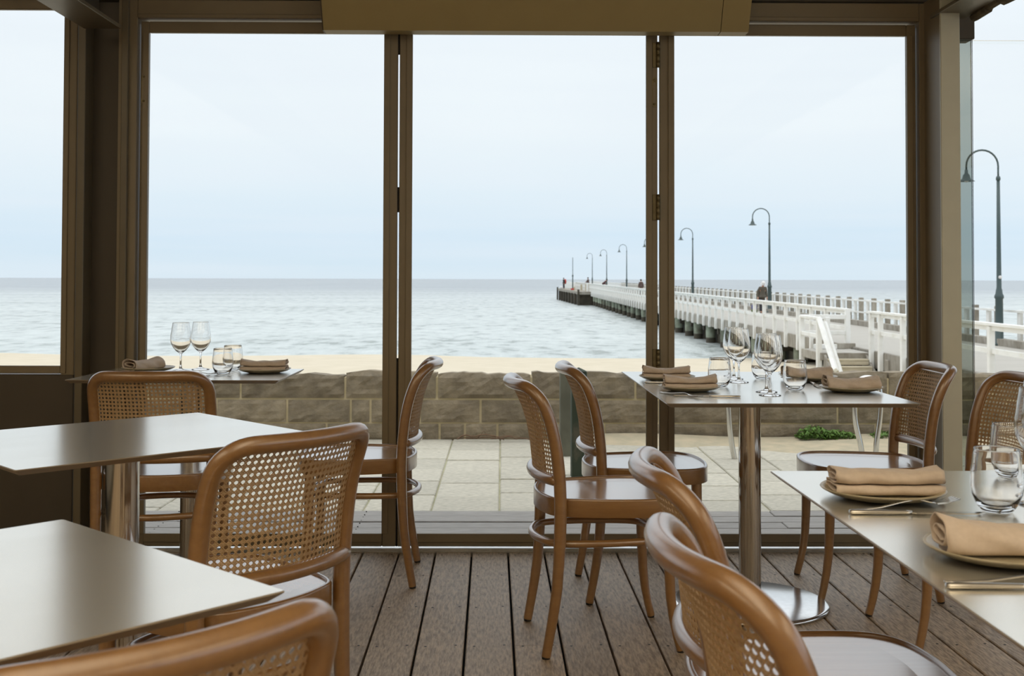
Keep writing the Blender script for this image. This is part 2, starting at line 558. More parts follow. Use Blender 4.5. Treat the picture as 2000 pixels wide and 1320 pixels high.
# ------------------------------------------------------------------ floor: single deck boards
floor = empty('floor', (0, 4.575, 0), 0.0090, 'weathered brown timber deck floor of the dining room', 'floor', kind='structure')
PITCH_B, BW = 0.1457, 0.1385
X0 = W(-0.013, 4.575).x
JOISTS = [4.5 - 0.4 * k for k in range(20)]
def board_mesh(w, l):
    m = MB()
    c = 0.003
    pr = [(-w / 2, -0.022), (w / 2, -0.022), (w / 2, -c), (w / 2 - c, 0), (-w / 2 + c, 0), (-w / 2, -c)]
    V = [(x, 0, z) for x, z in pr] + [(x, -l, z) for x, z in pr]
    n = 6
    F = [tuple(range(n)), tuple(range(2 * n - 1, n - 1, -1))] + [(i, n + i, n + (i + 1) % n, (i + 1) % n) for i in range(n)]
    m.add(V, F)
    return m
screws = MB()
fixed = {-3: [0.365], 0: [1.165], -4: [1.165]}
for k in range(-24, 24):
    xc = X0 + (k + 0.5) * PITCH_B - 0.0
    joints = fixed.get(k) or ([random.choice([1.565, 1.965, 2.365, 0.765]) ] if k % 3 == 0 else [])
    joints = sorted(joints + [joints[0] + 2.8] if joints else [1.6 + 0.4 * ((k * 5) % 7)])
    y = 0.0
    for j in joints + [8.0]:
        board_mesh(BW, j - y - 0.002).build('board', M_board, floor, (xc, -y, 0))
        y = j
    for jy in (0.05, 0.365, 0.765, 1.165, 1.565, 1.965, 2.365):
        for sx in (-0.045, 0.045):
            screws.prism([(xc + sx + 0.0042 * cos(a), -jy + 0.018 * sx / 0.045 * 0.3 + 0.0042 * sin(a)) for a in [i * pi / 4 for i in range(8)]], -0.002, 0.0006)
tag(screws.build('screw_heads', M_pad, floor), None, kind='stuff')
MB().box(-6.0, 6.0, -8.4, 0.1, -0.14, -0.05).build('subfloor', M_under, floor)

# ------------------------------------------------------------------ ceiling and the room behind the camera
ceil = MB().box(-4.6, 4.6, -4.0, 4.75, 2.70, 2.85).build('ceiling', M_room)
tag(ceil, 'plain ceiling above the dining room', 'ceiling', kind='structure')
w = MB().box(-4.6, 4.6, -4.1, -4.0, 0, 2.7).build('wall_back', M_room)
tag(w, 'plaster wall behind the viewer', 'wall', kind='structure')
w = MB().box(-4.6, -4.5, -4.0, 4.6, -0.05, 2.7).build('wall_left', M_room)
tag(w, 'plaster side wall on the window table side', 'wall', kind='structure')
m = MB().box(4.5, 4.6, -4.0, 4.6, -0.05, 0.7)
m.box(4.5, 4.6, -4.0, 4.6, 2.2, 2.7).box(4.5, 4.6, -4.0, -2.5, 0.7, 2.2)
w = m.build('wall_right', M_room)
tag(w, 'plaster side wall with a long window opening', 'wall', kind='structure')

# ------------------------------------------------------------------ facade parts
def rect_bar(name, x0, x1, z0, z1, y0, y1, parent, m=None, c=0.003):
    return MB().cbox(x0, x1, y0, y1, z0, z1, c).build(name, m or M_frame, parent)

# outer frame (jambs, head) of the folding doors
XJL0, XJL1 = fx(246), fx(270)
XJR0, XJR1 = fx(1791), fx(1808)
tr = empty('trim_1', (0, 0, 0), 0, 'bronze painted outer frame around the three folding glass doors', 'door frame', kind='structure')
rect_bar('jamb', XJL0, XJL1 - 0.004, 0, Z_HEAD, FY - 0.03, FY + 0.09, tr)
rect_bar('jamb', XJR0 + 0.004, XJR1, 0, Z_HEAD, FY - 0.03, FY + 0.09, tr)
rect_bar('head', XJL1 - 0.004, XJR0 + 0.004, Z_DTOP + 0.006, Z_HEAD, FY - 0.032, FY + 0.09, tr)
rect_bar('head_bead', XJL1, XJR0, Z_DTOP + 0.006, Z_DTOP + 0.022, FY - 0.04, FY - 0.032, tr, c=0.002)
rect_bar('track_threshold', XJL0, XJR1, -0.02, 0.006, FY - 0.045, FY + 0.1, tr, M_alu, 0.002)
rect_bar('track_rib', XJL0, XJR1, 0.006, 0.013, FY - 0.04, FY - 0.033, tr, M_alu, 0.001)

def door(n, xo0, xg0, xg1, xo1, label):
    d = empty('door_%d' % n, (0, 0, 0), 0, label, 'door', kind='structure')
    y0, y1 = FY, FY + 0.022
    for a, b, s in ((xo0, xg0, 1), (xg1, xo1, -1)):
        st = rect_bar('stile', a, b, 0.012, Z_DTOP, y0, y1, d)
        bx = b - 0.024 if s > 0 else a + 0.024
        x0, x1 = (bx, b + 0.001) if s > 0 else (a - 0.001, bx)
        rect_bar('glazing_bead', x0, x1, Z_GBOT, Z_GTOP, y0 - 0.006, y0 + 0.004, d, c=0.0015)
    rect_bar('top_rail', xg0, xg1, Z_GTOP, Z_DTOP, y0, y1, d)
    rect_bar('bottom_rail', xg0, xg1, 0.012, Z_GBOT, y0, y1, d)
    rect_bar('rail_bead', xg0, xg1, Z_GBOT - 0.034, Z_GBOT + 0.001, y0 - 0.006, y0 + 0.004, d, c=0.0015)
    MB().box(xg0 - 0.006, xg1 + 0.006, y0 + 0.009, y0 + 0.015, Z_GBOT - 0.006, Z_GTOP + 0.006).build('glass_pane', M_pane, d)
    return d
d1 = door(1, fx(270), fx(289.5, FY + 0.022), fx(748.5), fx(775.2), 'clear glass folding door beside the steel column with the small window table')
d2 = door(2, fx(778.6), fx(804.5, FY + 0.022), fx(1261, FY + 0.022), fx(1284.4), 'clear glass folding door panel in the middle of the three')
d3 = door(3, fx(1288.2), fx(1316.5), fx(1769.5, FY + 0.022), fx(1791), 'clear glass folding door looking out on the pier steps')
# seals that close part of the joint between the first two doors
for za, zb in ((fz(107), Z_DTOP), (fz(415), fz(366)), (0.012, fz(700)), ):
    rect_bar('joint_seal', fx(775.0), fx(778.8), za, zb, FY + 0.004, FY + 0.012, d1, M_under, 0.0005)
def hinge(parent, px, pya, pyb):
    x, za, zb = fx(px), fz(pyb), fz(pya)
    h = MB()
    h.smooth = True
    L = zb - za
    h.lathe([(0, 0), (0.0085, 0.0), (0.0085, L * 0.24), (0.0075, L * 0.245), (0.0085, L * 0.25), (0.0085, L * 0.5), (0.0075, L * 0.505), (0.0085, L * 0.51), (0.0085, L * 0.75), (0.0075, L * 0.755), (0.0085, L * 0.76), (0.0085, L), (0, L)], 12, (x, FY - 0.009, za))
    h.smooth = False
    o = h.build('hinge', M_hinge, parent)
    MB().cbox(x - 0.022, x + 0.004, FY - 0.004, FY + 0.002, za, zb, 0.001).build('hinge_leaf', M_hinge, o)
    o['label'] = 'brass coloured barrel hinge'
for a, b in ((82, 131), (379, 429), (681, 725)):
    hinge(d2, 1285, a, b)
def bolt(parent, px, pya, pyb):
    x, za, zb = fx(px), fz(pyb), fz(pya)
    w = 0.010
    poly = [(x + w * cos(a), zb - w + w * sin(a)) for a in [i * pi / 8 for i in range(9)]] + [(x - w * cos(a), za + w - w * sin(a)) for a in [i * pi / 8 for i in range(9)]]
    M = Matrix(((1, 0, 0, 0), (0, 0, 1, 0), (0, 1, 0, 0), (0, 0, 0, 1)))
    o = MB().prism(poly, FY - 0.005, FY + 0.002, M).build('flush_bolt', M_hinge, parent)
    MB().prism([(x + (p - x) * 0.6, za + 0.012 + (q - za) * 0.72) for p, q in poly], FY - 0.0065, FY - 0.004, M).build('bolt_slide', M_frame, o)
    for zz in (za + 0.012, zb - 0.012):
        MB().lathe([(0, 0), (0.0055, 0), (0.004, 0.004), (0, 0.005)], 10).build('screw', M_hinge, o, (x, FY - 0.005, zz)).rotation_euler = (pi / 2, 0, 0)
bolt(d2, 1278, 150, 208)
bolt(d1, 277.5, 148, 206)

# pelmet box over the doors
PY = 4.495
pel = empty('pelmet_box', (0, 0, 0), 0, 'olive brown pelmet box mounted over the folding doors', 'pelmet')
zb = fz(60.5, PY)
def sloped(x0, x1, lean, name, m, y=PY, z0=zb, z1=2.62, yb=4.57):
    b = MB()
    P = [(x0, y, z0), (x1, y, z0), (x1 + 0.0, y - lean, z1), (x0, y - lean, z1), (x0, yb, z0), (x1, yb, z0), (x1, yb, z1), (x0, yb, z1)]
    b.add(P, ((0, 1, 2, 3), (4, 7, 6, 5), (0, 4, 5, 1), (3, 2, 6, 7), (0, 3, 7, 4), (1, 5, 6, 2)))
    return b.build(name, m, pel)
sloped(fx(628.5, PY), fx(1407.5, PY), 0.30, 'front_cover', M_pelmet)
sloped(fx(1409, PY), fx(1463, PY), 0.295, 'end_cover', M_pelmet, PY + 0.002)
sloped(fx(626, PY), fx(628, PY), 0.30, 'end_cap', M_panel, PY + 0.004)
slot = MB()
for k in range(6):
    p = at(1423.5 + k * 6.4, 12, y=PY - 0.03)
    slot.box(p.x - 0.0022, p.x + 0.0022, p.y - 0.012, p.y + 0.004, p.z - 0.0022, p.z + 0.0022)
slot.build('screw_hole', M_under, pel)
pA, pB = at(1417, 7, y=PY - 0.034), at(1462, 17, y=PY - 0.034)
tag(pel, None)

# upper bits over the head: boarded soffit
m = MB().cbox(-2.1, 1.95, FY - 0.02, FY + 0.15, Z_HEAD + 0.006, 2.69, 0.004)
o = m.build('trim_2', M_panel)
tag(o, 'dark boarded band above the door head', 'trim', kind='structure')

# steel columns and beams
def icolumn(n, xa, xb, y0, y1, tl, trr, label):
    c = empty('column_%d' % n if False else 'column', (0, 0, 0), 0, label, 'column', kind='structure')
    MB().cbox(xa, xa + tl, y0, y1, -0.02, 2.69, 0.002).build('flange', M_col, c)
    MB().cbox(xb - trr, xb, y0, y1, -0.02, 2.69, 0.002).build('flange', M_col, c)
    MB().box(xa + tl, xb - trr, y1 - 0.05, y1 - 0.035, -0.02, 2.69).build('web', M_panel, c)
    return c
cl = icolumn(1, fx(156.5), fx(245, 4.56), 4.56, 4.70, 0.03, 0.026, 'steel I section column beside the small window table')
cr_x0 = 1.752
cr = empty('column', (0, 0, 0), 0, 'steel column, front coloured as if lit, in the corner behind the cane chair', 'column', kind='structure')
xp = fx(1878, 4.40)
xq = fx(1840, 4.40)
MB().cbox(xq, xp, 4.40, 4.412, -0.02, 2.24, 0.002).build('flange', M_lit_plate, cr)  # front plate coloured as if lit; the body behind keeps the frame colour
MB().cbox(xq + 0.004, xp - 0.004, 4.412, 4.62, -0.02, 2.24, 0.002).build('web', M_frame, cr)
MB().box(fx(1806), xq + 0.01, 4.60, 4.62, -0.02, 2.24).build('filler', M_frame, cr)

def ibeam(x0, x1, zb_, label, awning=False):
    b = empty('beam', (0, 0, 0), 0, label, 'beam', kind='structure')
    MB().cbox(x0, x1, -3.9, 4.50, zb_, zb_ + 0.016, 0.002).build('flange', M_col, b)
    xm = (x0 + x1) / 2
    MB().box(xm - 0.006, xm + 0.006, -3.9, 4.44, zb_ + 0.016, zb_ + 0.22).build('web', M_panel, b)
    MB().cbox(x0, x1, -3.9, 4.44, zb_ + 0.22, zb_ + 0.236, 0.002).build('flange', M_col, b)
    return b
ibeam(fx(158, 4.5), fx(231.5, 4.5), fz(60, 4.5), 'steel I beam running back from the column by the small window table')
bxr = fx(1899, 4.44)
br = ibeam(1.72, bxr, fz(26, 4.44), 'steel I beam running back from the pale column')
aw = MB()
for k in range(60):
    y0 = -3.5 + k * 0.132
    r = 0.020 + 0.007 * sin(k * 1.7) + 0.004 * random.random()
    aw.tube([(bxr + 0.006, y0, fz(26, 4.44) - 0.004 + 0.006 * sin(k * 2.3)), (bxr + 0.008, y0 + 0.135, fz(26, 4.44) - 0.004 + 0.006 * sin(k * 2.3 + 1))], r, 8)
o = aw.build('rolled_awning', M_fabric)
tag(o, 'crumpled rolled awning cloth along the edge of the steel beam', 'awning')

# window on the left and the dark panel under it
xw1 = fx(156)
zs0, zs1, zt0 = fz(731), fz(715.5, FY + 0.022), fz(25.5, FY + 0.022)
w1 = empty('window_1', (0, 0, 0), 0, 'fixed window with dark frame beyond the steel column', 'window', kind='structure')
xg = fx(120.5)
rect_bar('window_frame', xg, xw1 - 0.02, zs0 - 0.02, 2.55, FY + 0.0, FY + 0.022, w1)
rect_bar('window_frame', -4.5, xg, zt0, 2.55, FY, FY + 0.022, w1)
rect_bar('window_sill', -4.5, xg, zs0, zs1, FY - 0.004, FY + 0.022, w1)
rect_bar('window_frame', -4.5, -4.42, zs1, zt0, FY, FY + 0.022, w1)
rect_bar('glazing_bead', xg, xg + 0.022, zs1 - 0.03, zt0 + 0.1, FY - 0.006, FY + 0.004, w1, c=0.0015)
MB().box(-4.43, xg + 0.004, FY + 0.009, FY + 0.015, zs1 - 0.004, zt0 + 0.004).build('glass_pane', M_pane, w1)
o = MB().cbox(-4.5, xw1 - 0.02, FY - 0.002, FY + 0.06, -0.02, zs0 - 0.004, 0.003).build('wall_front', M_panel)
tag(o, 'dark brown wall panel under the fixed window', 'wall panel', kind='structure')
# filler between column and jamb
o = MB().box(fx(231.5), XJL0 + 0.002, FY - 0.028, FY + 0.08, -0.02, Z_HEAD).build('trim_3', M_frame)
tag(o, 'narrow bronze filler between steel column and door frame', 'trim', kind='structure')

# glass on the right of the pale column
xs0, xs1 = xp + 0.002, fx(1901.5)
zr = fz(75)
w2 = empty('window_2', (0, 0, 0), 0, 'narrow grey tinted pane beside the pale steel column', 'window', kind='structure')
MB().box(xs0, xs1 - 0.004, FY - 0.005, FY + 0.004, 0.01, zr).build('glass_pane', M_tint, w2)
rect_bar('window_head', xs0, xs1, zr, fz(24), FY - 0.03, FY + 0.06, w2, M_panel)
w3 = empty('window_3', (0, 0, 0), 0, 'wide frameless clear pane with polished edge behind the corner chair', 'window', kind='structure')
MB().box(xs1, 4.5, FY - 0.005, FY + 0.005, 0.01, zr).build('glass_pane', M_pane, w3)
MB().box(xs1 - 0.004, xs1, FY - 0.006, FY + 0.006, 0.01, fz(25)).build('glass_edge', M_glass, w3)
MB().box(xs1 + 0.001, 4.5, FY + 0.012, FY + 0.016, zr - 0.01, 2.6).build('upper_pane', M_pane, w3)

# ------------------------------------------------------------------ outside: deck, pavers, wall, sand, sea
od = empty('outer_deck', (0, 0, 0), 0, 'strip of grey weathered deck boards outside the glass doors', 'deck', kind='structure')
ys = [FY + 0.11] + [5.46 - 0.128 * k for k in range(6, -1, -1)]
for k in range(7):
    ya = 5.49 - 0.1285 * (k + 1)
    for xa, xb_ in ((-5.5, -1.9 + 0.4 * (k % 3)), (-1.9 + 0.4 * (k % 3), 1.3 - 0.5 * (k % 2)), (1.3 - 0.5 * (k % 2), 5.5)):
        MB().cbox(xa + 0.001, xb_ - 0.001, ya + 0.011, ya + 0.1285, -0.045, -0.022 + 0.0015 * sin(k * 3 + xa), 0.003).build('board', M_oboard, od)
osc = MB()
for k in range(7):
    ya = 5.49 - 0.1285 * (k + 0.5)
    for xj in [x * 0.9 - 5.2 + 0.05 for x in range(12)]:
        for dy in (-0.035, 0.035):
            osc.box(xj - 0.0025, xj + 0.0025, ya + dy - 0.003, ya + dy + 0.003, -0.03, -0.0195)
tag(osc.build('screw_heads', M_pad, od), None, kind='stuff')
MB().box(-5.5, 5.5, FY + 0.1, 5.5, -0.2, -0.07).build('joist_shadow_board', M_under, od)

pav = empty('paving', (0, 0, 0), 0, 'pale sandy concrete pavers between deck and stone wall', 'paving', kind='structure')
MB().box(-6.5, 6.5, 5.49, 8.3, -0.2, -0.045).build('joint_bed', M_joint, pav)
pw = 0.335
pmesh = {}
for c in range(-18, 19):
    xa = -0.345 + c * pw
    yy = 5.495 - 0.2 * (c % 2) - 0.07 * ((c * 7) % 3)
    r = 0
    while yy < 8.2:
        L = 0.40
        y0, y1 = max(yy, 5.495), min(yy + L, 8.2)
        if y1 - y0 > 0.05:
            dz = 0.003 * random.uniform(-1, 1)
            MB().cbox(xa + 0.004, xa + pw - 0.004, y0 + 0.004, y1 - 0.004, -0.09, -0.035 + dz, 0.005).build('paver', M_paver, pav)
        yy += L

# stone wall of rock faced blocks
WY = 8.02
sw = empty('stone_wall', (0, 0, 0), 0, 'low sea wall of rough bluestone blocks with pale mortar joints', 'wall', kind='structure')
MB().box(-8, 9, WY + 0.004, WY + 0.28, -0.2, 0.40).build('mortar', M_mortar, sw)
def stone(xa, xb, z0, z1, rough, top_noise=0.0, seed=0):
    from mathutils import noise
    nx = max(5, int((xb - xa) / 0.042))
    nz = 6
    V, F = [], []
    so = seed * 3.71
    for j in range(nz + 1):
        for i in range(nx + 1):
            u, v = i / nx, j / nz
            x, z = xa + (xb - xa) * u, z0 + (z1 - z0) * v
            e = min(u, 1 - u) * (xb - xa)
            e2 = min(v, 1 - v) * (z1 - z0)
            edge = min(1.0, min(e, e2) / 0.022)
            q = noise.noise(Vector((x * 6 + so, z * 9, so))) * 0.7 + noise.noise(Vector((x * 19, z * 26, so))) * 0.55
            d = 0.004 + edge * rough * max(0.1, 0.6 + q)
            if top_noise and j == nz:
                z += top_noise * (noise.noise(Vector((x * 4 + so, 0, so))) * 1.1 + noise.noise(Vector((x * 17, 3, so))) * 0.8) - (0.006 if min(u, 1 - u) < 0.03 else 0)
            V.append((x, WY - d, z))
    for j in range(nz):
        for i in range(nx):
            a = j * (nx + 1) + i
            F.append((a, a + 1, a + nx + 2, a + nx + 1))
    # back copy of the rim
    rim = [i for i in range(nx + 1)] + [(j + 1) * (nx + 1) + nx for j in range(nz)] + [nz * (nx + 1) + i for i in range(nx - 1, -1, -1)] + [j * (nx + 1) for j in range(nz - 1, 0, -1)]
    b = len(V)
    for i in rim:
        V.append((V[i][0], WY + (0.30 if top_noise else 0.42), V[i][2] - (0.018 if V[i][2] > z1 - 0.05 and top_noise else 0)))
    n = len(rim)
    for k in range(n):
        F.append((rim[k], b + k, b + (k + 1) % n, rim[(k + 1) % n]))
    return MB().add(V, F).build('stone', M_stone, sw)
sd = 0
courses = (
    (0.0 - 0.04, 0.072, 0.012, 0, [-8, -7.1, -6.4, -5.6, -4.9, -4.1, -3.3, -2.6, -2.05, -1.72, -1.24, -0.72, -0.44, -0.26, -0.03, 0.34, 0.73, 1.18, 1.62, 2.22, 2.66, 3.2, 3.9, 4.6, 5.3, 6.1, 7, 8, 9]),
    (0.084, 0.240, 0.016, 0, [-8, -7.2, -6.5, -5.9, -5.1, -4.4, -3.75, -3.2, -2.62, -2.02, -1.52, -1.07, -0.93, -0.58, -0.15, 0.27, 0.68, 1.12, 1.62, 2.39, 2.53, 3.05, 3.6, 4.3, 5.0, 5.8, 6.6, 7.7, 9]),
    (0.254, 0.432, 0.024, 0.014, [-8, -7.3, -6.6, -5.8, -5.2, -4.5, -3.85, -3.1, -2.5, -1.85, -1.11, -0.46, 0.21, 0.52, 0.95, 1.55, 2.2, 2.75, 3.5, 4.2, 5.0, 5.9, 6.8, 7.8, 9]),
)
for z0, z1, rg, tn, xs in courses:
    for xa, xb in zip(xs, xs[1:]):
        sd += 1
        zz1 = z1 + (random.uniform(-0.012, 0.012) if tn else 0)
        stone(xa + 0.008, xb - 0.008, z0, zz1, rg, tn, sd)

# sand in front of the wall, weeds, twig
def patch(name, poly_fn, nx, ny, m, parent=None):
    V, F = [], []
    for j in range(ny + 1):
        for i in range(nx + 1):
            V.append(poly_fn(i / nx, j / ny))
    for j in range(ny):
        for i in range(nx):
            a = j * (nx + 1) + i
            F.append((a, a + 1, a + nx + 2, a + nx + 1))
    b = MB()
    b.smooth = True
    return b.add(V, F).build(name, m, parent)
def drift(u, v):
    x = 0.45 + 5.0 * u
    depth = (0.10 + 0.75 * min(1.0, u * 2.2)) * (1 + 0.18 * sin(u * 23) + 0.12 * sin(u * 51))
    y = WY - 0.035 - depth * (1 - v)
    z = -0.043 + 0.045 * (1 - (1 - v) ** 1.2) * (0.7 + 0.3 * sin(u * 17)) + 0.012 * min(1, v * 5)
    return (x, y, z)
o = patch('sand_drift', drift, 60, 8, M_drift)
tag(o, 'drift of sand on the pavers along the foot of the stone wall', 'sand', kind='stuff')
def weed(px0, px1, h, label, n):
    g = MB()
    x0, x1 = at(px0, 850, y=7.95).x, at(px1, 850, y=7.95).x
    for k in range(n):
        u = random.random()
        x = x0 + (x1 - x0) * u
        env = sin(pi * u) ** 0.6
        y = 7.90 + random.uniform(-0.10, 0.07)
        z = random.uniform(0.0, h * env)
        a, s, t = random.uniform(0, 2 * pi), random.uniform(0.008, 0.018), random.uniform(-0.6, 0.9)
        d1_, d2_ = Vector((cos(a), sin(a), t)), Vector((-sin(a), cos(a), 0.3)) * 0.45
        p = Vector((x, y, z))
        g.add([p - d1_ * s, p + d2_ * s, p + d1_ * s, p - d2_ * s], [(0, 1, 2, 3)])
    for k in range(n // 14):
        x = random.uniform(x0, x1)
        g.tube([(x, 7.9, -0.03), (x + random.uniform(-0.03, 0.03), 7.9 + random.uniform(-0.05, 0.05), h * 0.7 * sin(pi * (x - x0) / (x1 - x0)) ** 0.6)], 0.0015, 4)
    o = g.build('weed_clump', M_weed)
    tag(o, label, 'weeds', kind='stuff')
weed(1553, 1622, 0.075, 'tallest clump of green weeds at the foot of the stone wall', 900)
weed(1600, 1668, 0.045, 'low spread of green weeds between the two steel hoops', 700)
weed(1695, 1760, 0.04, 'small tuft of weeds behind the chair with its back to the column', 450)
tw = MB()
def strand(px0, py0, px1, py1, hump, r, ph):
    pts = []
    a, b = at(px0, py0, y=7.9), at(px1, py1, y=7.86)
    for i in range(11):
        u = i / 10
        pts.append((a.x + (b.x - a.x) * u, 7.90 - 0.04 * u + 0.015 * sin(u * 7 + ph), -0.022 + hump * sin(pi * u) * (1 + 0.4 * sin(u * 11 + ph)) + 0.012 * abs(sin(u * 9 + ph))))
    tw.tube(pts, [r * (1 - 0.6 * i / 10) for i in range(11)], 5)
strand(893, 848, 985, 850, 0.030, 0.006, 0.3)
strand(905, 849, 1052, 852, 0.018, 0.004, 1.9)
strand(930, 848, 960, 845, 0.040, 0.003, 2.7)
strand(960, 850, 1040, 851, 0.010, 0.005, 4.0)
o = tw.build('twig', M_twig)
tag(o, 'dry tangled twig lying along the foot of the stone wall', 'twig')

# two green timber posts
def timber_post(px, py, w, h, m, label, rot):
    p = at(px, py, z=-0.035)
    b = MB()
    b.cbox(-w / 2, w / 2, -w / 2, w / 2, -0.04, h, 0.004)
    t = w / 2
    b.add([(-t, -t, h), (t, -t, h), (t, t, h), (-t, t, h), (0, 0, h + 0.022)], [(0, 1, 4), (1, 2, 4), (2, 3, 4), (3, 0, 4)])
    o = b.build('timber_post', m, None, (p.x, p.y, -0.03), rot)
    tag(o, label, 'post')
timber_post(1130, 930, 0.088, 0.60, M_gpost, 'dark green peeling square post behind the far chair', 0.03)
timber_post(1105, 889, 0.078, 0.53, M_gpost2, 'faded grey green square post nearer the stone wall', 0.02)

# steel hoops
def hoop(name, pts, label):
    b = MB()
    b.smooth = True
    b.tube(spline(pts, 6), 0.0175, 12)
    o = b.build(name, M_steel)
    tag(o, label, 'hoop')
def hp(px, py, y):
    return at(px, py, y=y)
a, b_, c_, d_ = hp(1435, 882, 7.15), hp(1425, 830, 7.15), hp(1424, 795, 7.15), hp(1427, 760, 7.15)
z_top = 0.47
hoop('steel_hoop', [(a.x, 7.15, -0.04), (a.x - 0.02, 7.15, 0.07), (c_.x, 7.15, 0.22), (c_.x, 7.15, 0.36), (c_.x + 0.05, 7.15, z_top), (c_.x + 0.13, 7.15, z_top), (c_.x + 0.17, 7.15, 0.36), (c_.x + 0.17, 7.15, 0.2), (c_.x + 0.14, 7.15, -0.04)], 'bent steel tube hoop standing behind the table pedestal')
xa, xb = hp(1670, 795, 7.15).x, hp(1719, 795, 7.15).x
fa, fb = hp(1686, 885, 7.15).x, hp(1711, 885, 7.15).x
hoop('steel_hoop', [(fa, 7.15, -0.04), (fa - 0.02, 7.15, 0.07), (xa, 7.15, 0.22), (xa, 7.15, 0.38), (xa + 0.03, 7.15, z_top - 0.01), ((xa + xb) / 2, 7.15, z_top + 0.01), (xb - 0.03, 7.15, z_top - 0.01), (xb, 7.15, 0.38), (xb, 7.15, 0.25), (fb + 0.005, 7.15, 0.08), (fb - 0.005, 7.15, -0.04)], 'bent steel tube hoop with both curved legs showing by the weeds')

# beach and sea
def beach(u, v):
    y = 8.45 + 52.0 * v ** 1.3
    x = -70 + 140 * u
    z = -0.55 - 0.0395 * (y - 8.45) + 0.05 * sin(x * 0.35) * sin(y * 0.5)
    if y > 40:
        z -= 0.0 + 0.03 * sin(x * 0.12 + 0.5)
    return (x, y, z)
o = patch('beach', beach, 90, 40, M_sand)
tag(o, 'strip of pale sand between stone wall and water', 'beach', kind='structure')
o = MB().add([(-30000, 38, -2.0), (30000, 38, -2.0), (30000, 35000, -2.0), (-30000, 35000, -2.0)], [(0, 1, 2, 3)]).build('sea', M_sea)
tag(o, 'calm pale grey sea with small ripples out to the horizon', 'sea', kind='structure')
o = MB().box(-80, 80, 8.2, 9.2, -3, -0.62).build('ground', M_sand)
tag(o, 'sandy ground under the sea wall', 'ground', kind='structure')

# ------------------------------------------------------------------ pier (camera-aligned, running straight out)
ROT = -YAW
pier = empty('pier', (0, 0, 0), ROT, 'long timber pier with white railings running out to sea', 'pier')
XL, XR, Y_A, Y_B = 9.6, 14.3, 16.0, 206.0
def dz(y):
    return -0.75 + 0.003 * (y - 40)
def strip(x0, x1, ya, yb, z0, z1):
    """beam following the slight rise of the deck (z0, z1 relative to the deck)"""
    b = MB()
    V = []
    for y in (ya, yb):
        V += [(x0, y, dz(y) + z0), (x1, y, dz(y) + z0), (x1, y, dz(y) + z1), (x0, y, dz(y) + z1)]
    b.add(V, ((0, 1, 2, 3), (4, 7, 6, 5), (0, 4, 5, 1), (1, 5, 6, 2), (2, 6, 7, 3), (3, 7, 4, 0)))
    return b
strip(XL, XR, Y_A, Y_B, -0.14, 0.0).build('deck', M_pdeck, pier)
for xx in (XL - 0.12, XR):
    for k in range(19):
        ya = Y_A + k * 10
        strip(xx, xx + 0.12, ya, ya + 9.98, -0.42, 0.02).build('edge_beam', M_gtimber, pier)
strip(XR - 0.35, XR - 0.08, Y_A, Y_B, 0.0, 0.2).build('kerb_beam', M_gtimber, pier)
# dark crossheads and bracing underneath
for k in range(46):
    y = 25 + k * 4.0
    strip(XL + 0.1, XR - 0.1, y, y + 0.3, -0.75, -0.14).build('crosshead', M_pdark, pier)
PW = 0.12
post_me = MB().cbox(-PW / 2, PW / 2, -PW / 2, PW / 2, -0.45, 1.0, 0.012).mesh('rail_post', M_white)
rpost_me = MB().cbox(-0.05, 0.05, -0.09, 0.09, -0.3, 1.03, 0.01).mesh('rail_post', M_white)
gp = MB()
gp.cbox(-0.085, 0.085, -0.085, 0.085, -0.6, 1.10, 0.012)
gpile_me = gp.mesh('timber_pile', M_gtimber)
gap = (29.7, 31.6)
y = 17.2
k = 0
yy = []
while y < Y_B - 1:
    yy.append(y)
    y += 1.66
yy = [v for v in yy if not (gap[0] - 0.7 < v < gap[1] + 0.8)] + [gap[0] - 0.15, gap[1] + 0.1]
for v in yy:
    link('rail_post', post_me, pier, (XL - 0.12 - PW / 2, v, dz(v)))
    link('rail_post', rpost_me, pier, (XR + 0.17, v + 0.4, dz(v)))
    if v < 150:
        link('timber_pile', gpile_me, pier, (XR + 0.32, v + 0.1, dz(v)))
def rails(x0, ya, yb, step=9.96):
    v = ya
    while v < yb - 0.05:
        e = min(v + step, yb)
        strip(x0 - 0.09, x0 + 0.09, v, e - 0.02, 1.02, 1.07).build('rail', M_white, pier)
        strip(x0 - 0.03, x0 + 0.03, v, e - 0.02, 0.92, 1.02).build('rail', M_white, pier)
        strip(x0 - 0.03, x0 + 0.03, v, e - 0.02, 0.47, 0.57).build('rail', M_white, pier)
        v = e
rails(XL - 0.16, Y_A, gap[0])
rails(XL - 0.16, gap[1], Y_B - 40)
v = Y_A
while v < Y_B:
    strip(XR + 0.06, XR + 0.12, v, v + 9.94, 0.96, 1.02).build('rail', M_white, pier)
    strip(XR + 0.06, XR + 0.12, v, v + 9.94, 0.48, 0.54).build('rail', M_white, pier)
    v += 9.96
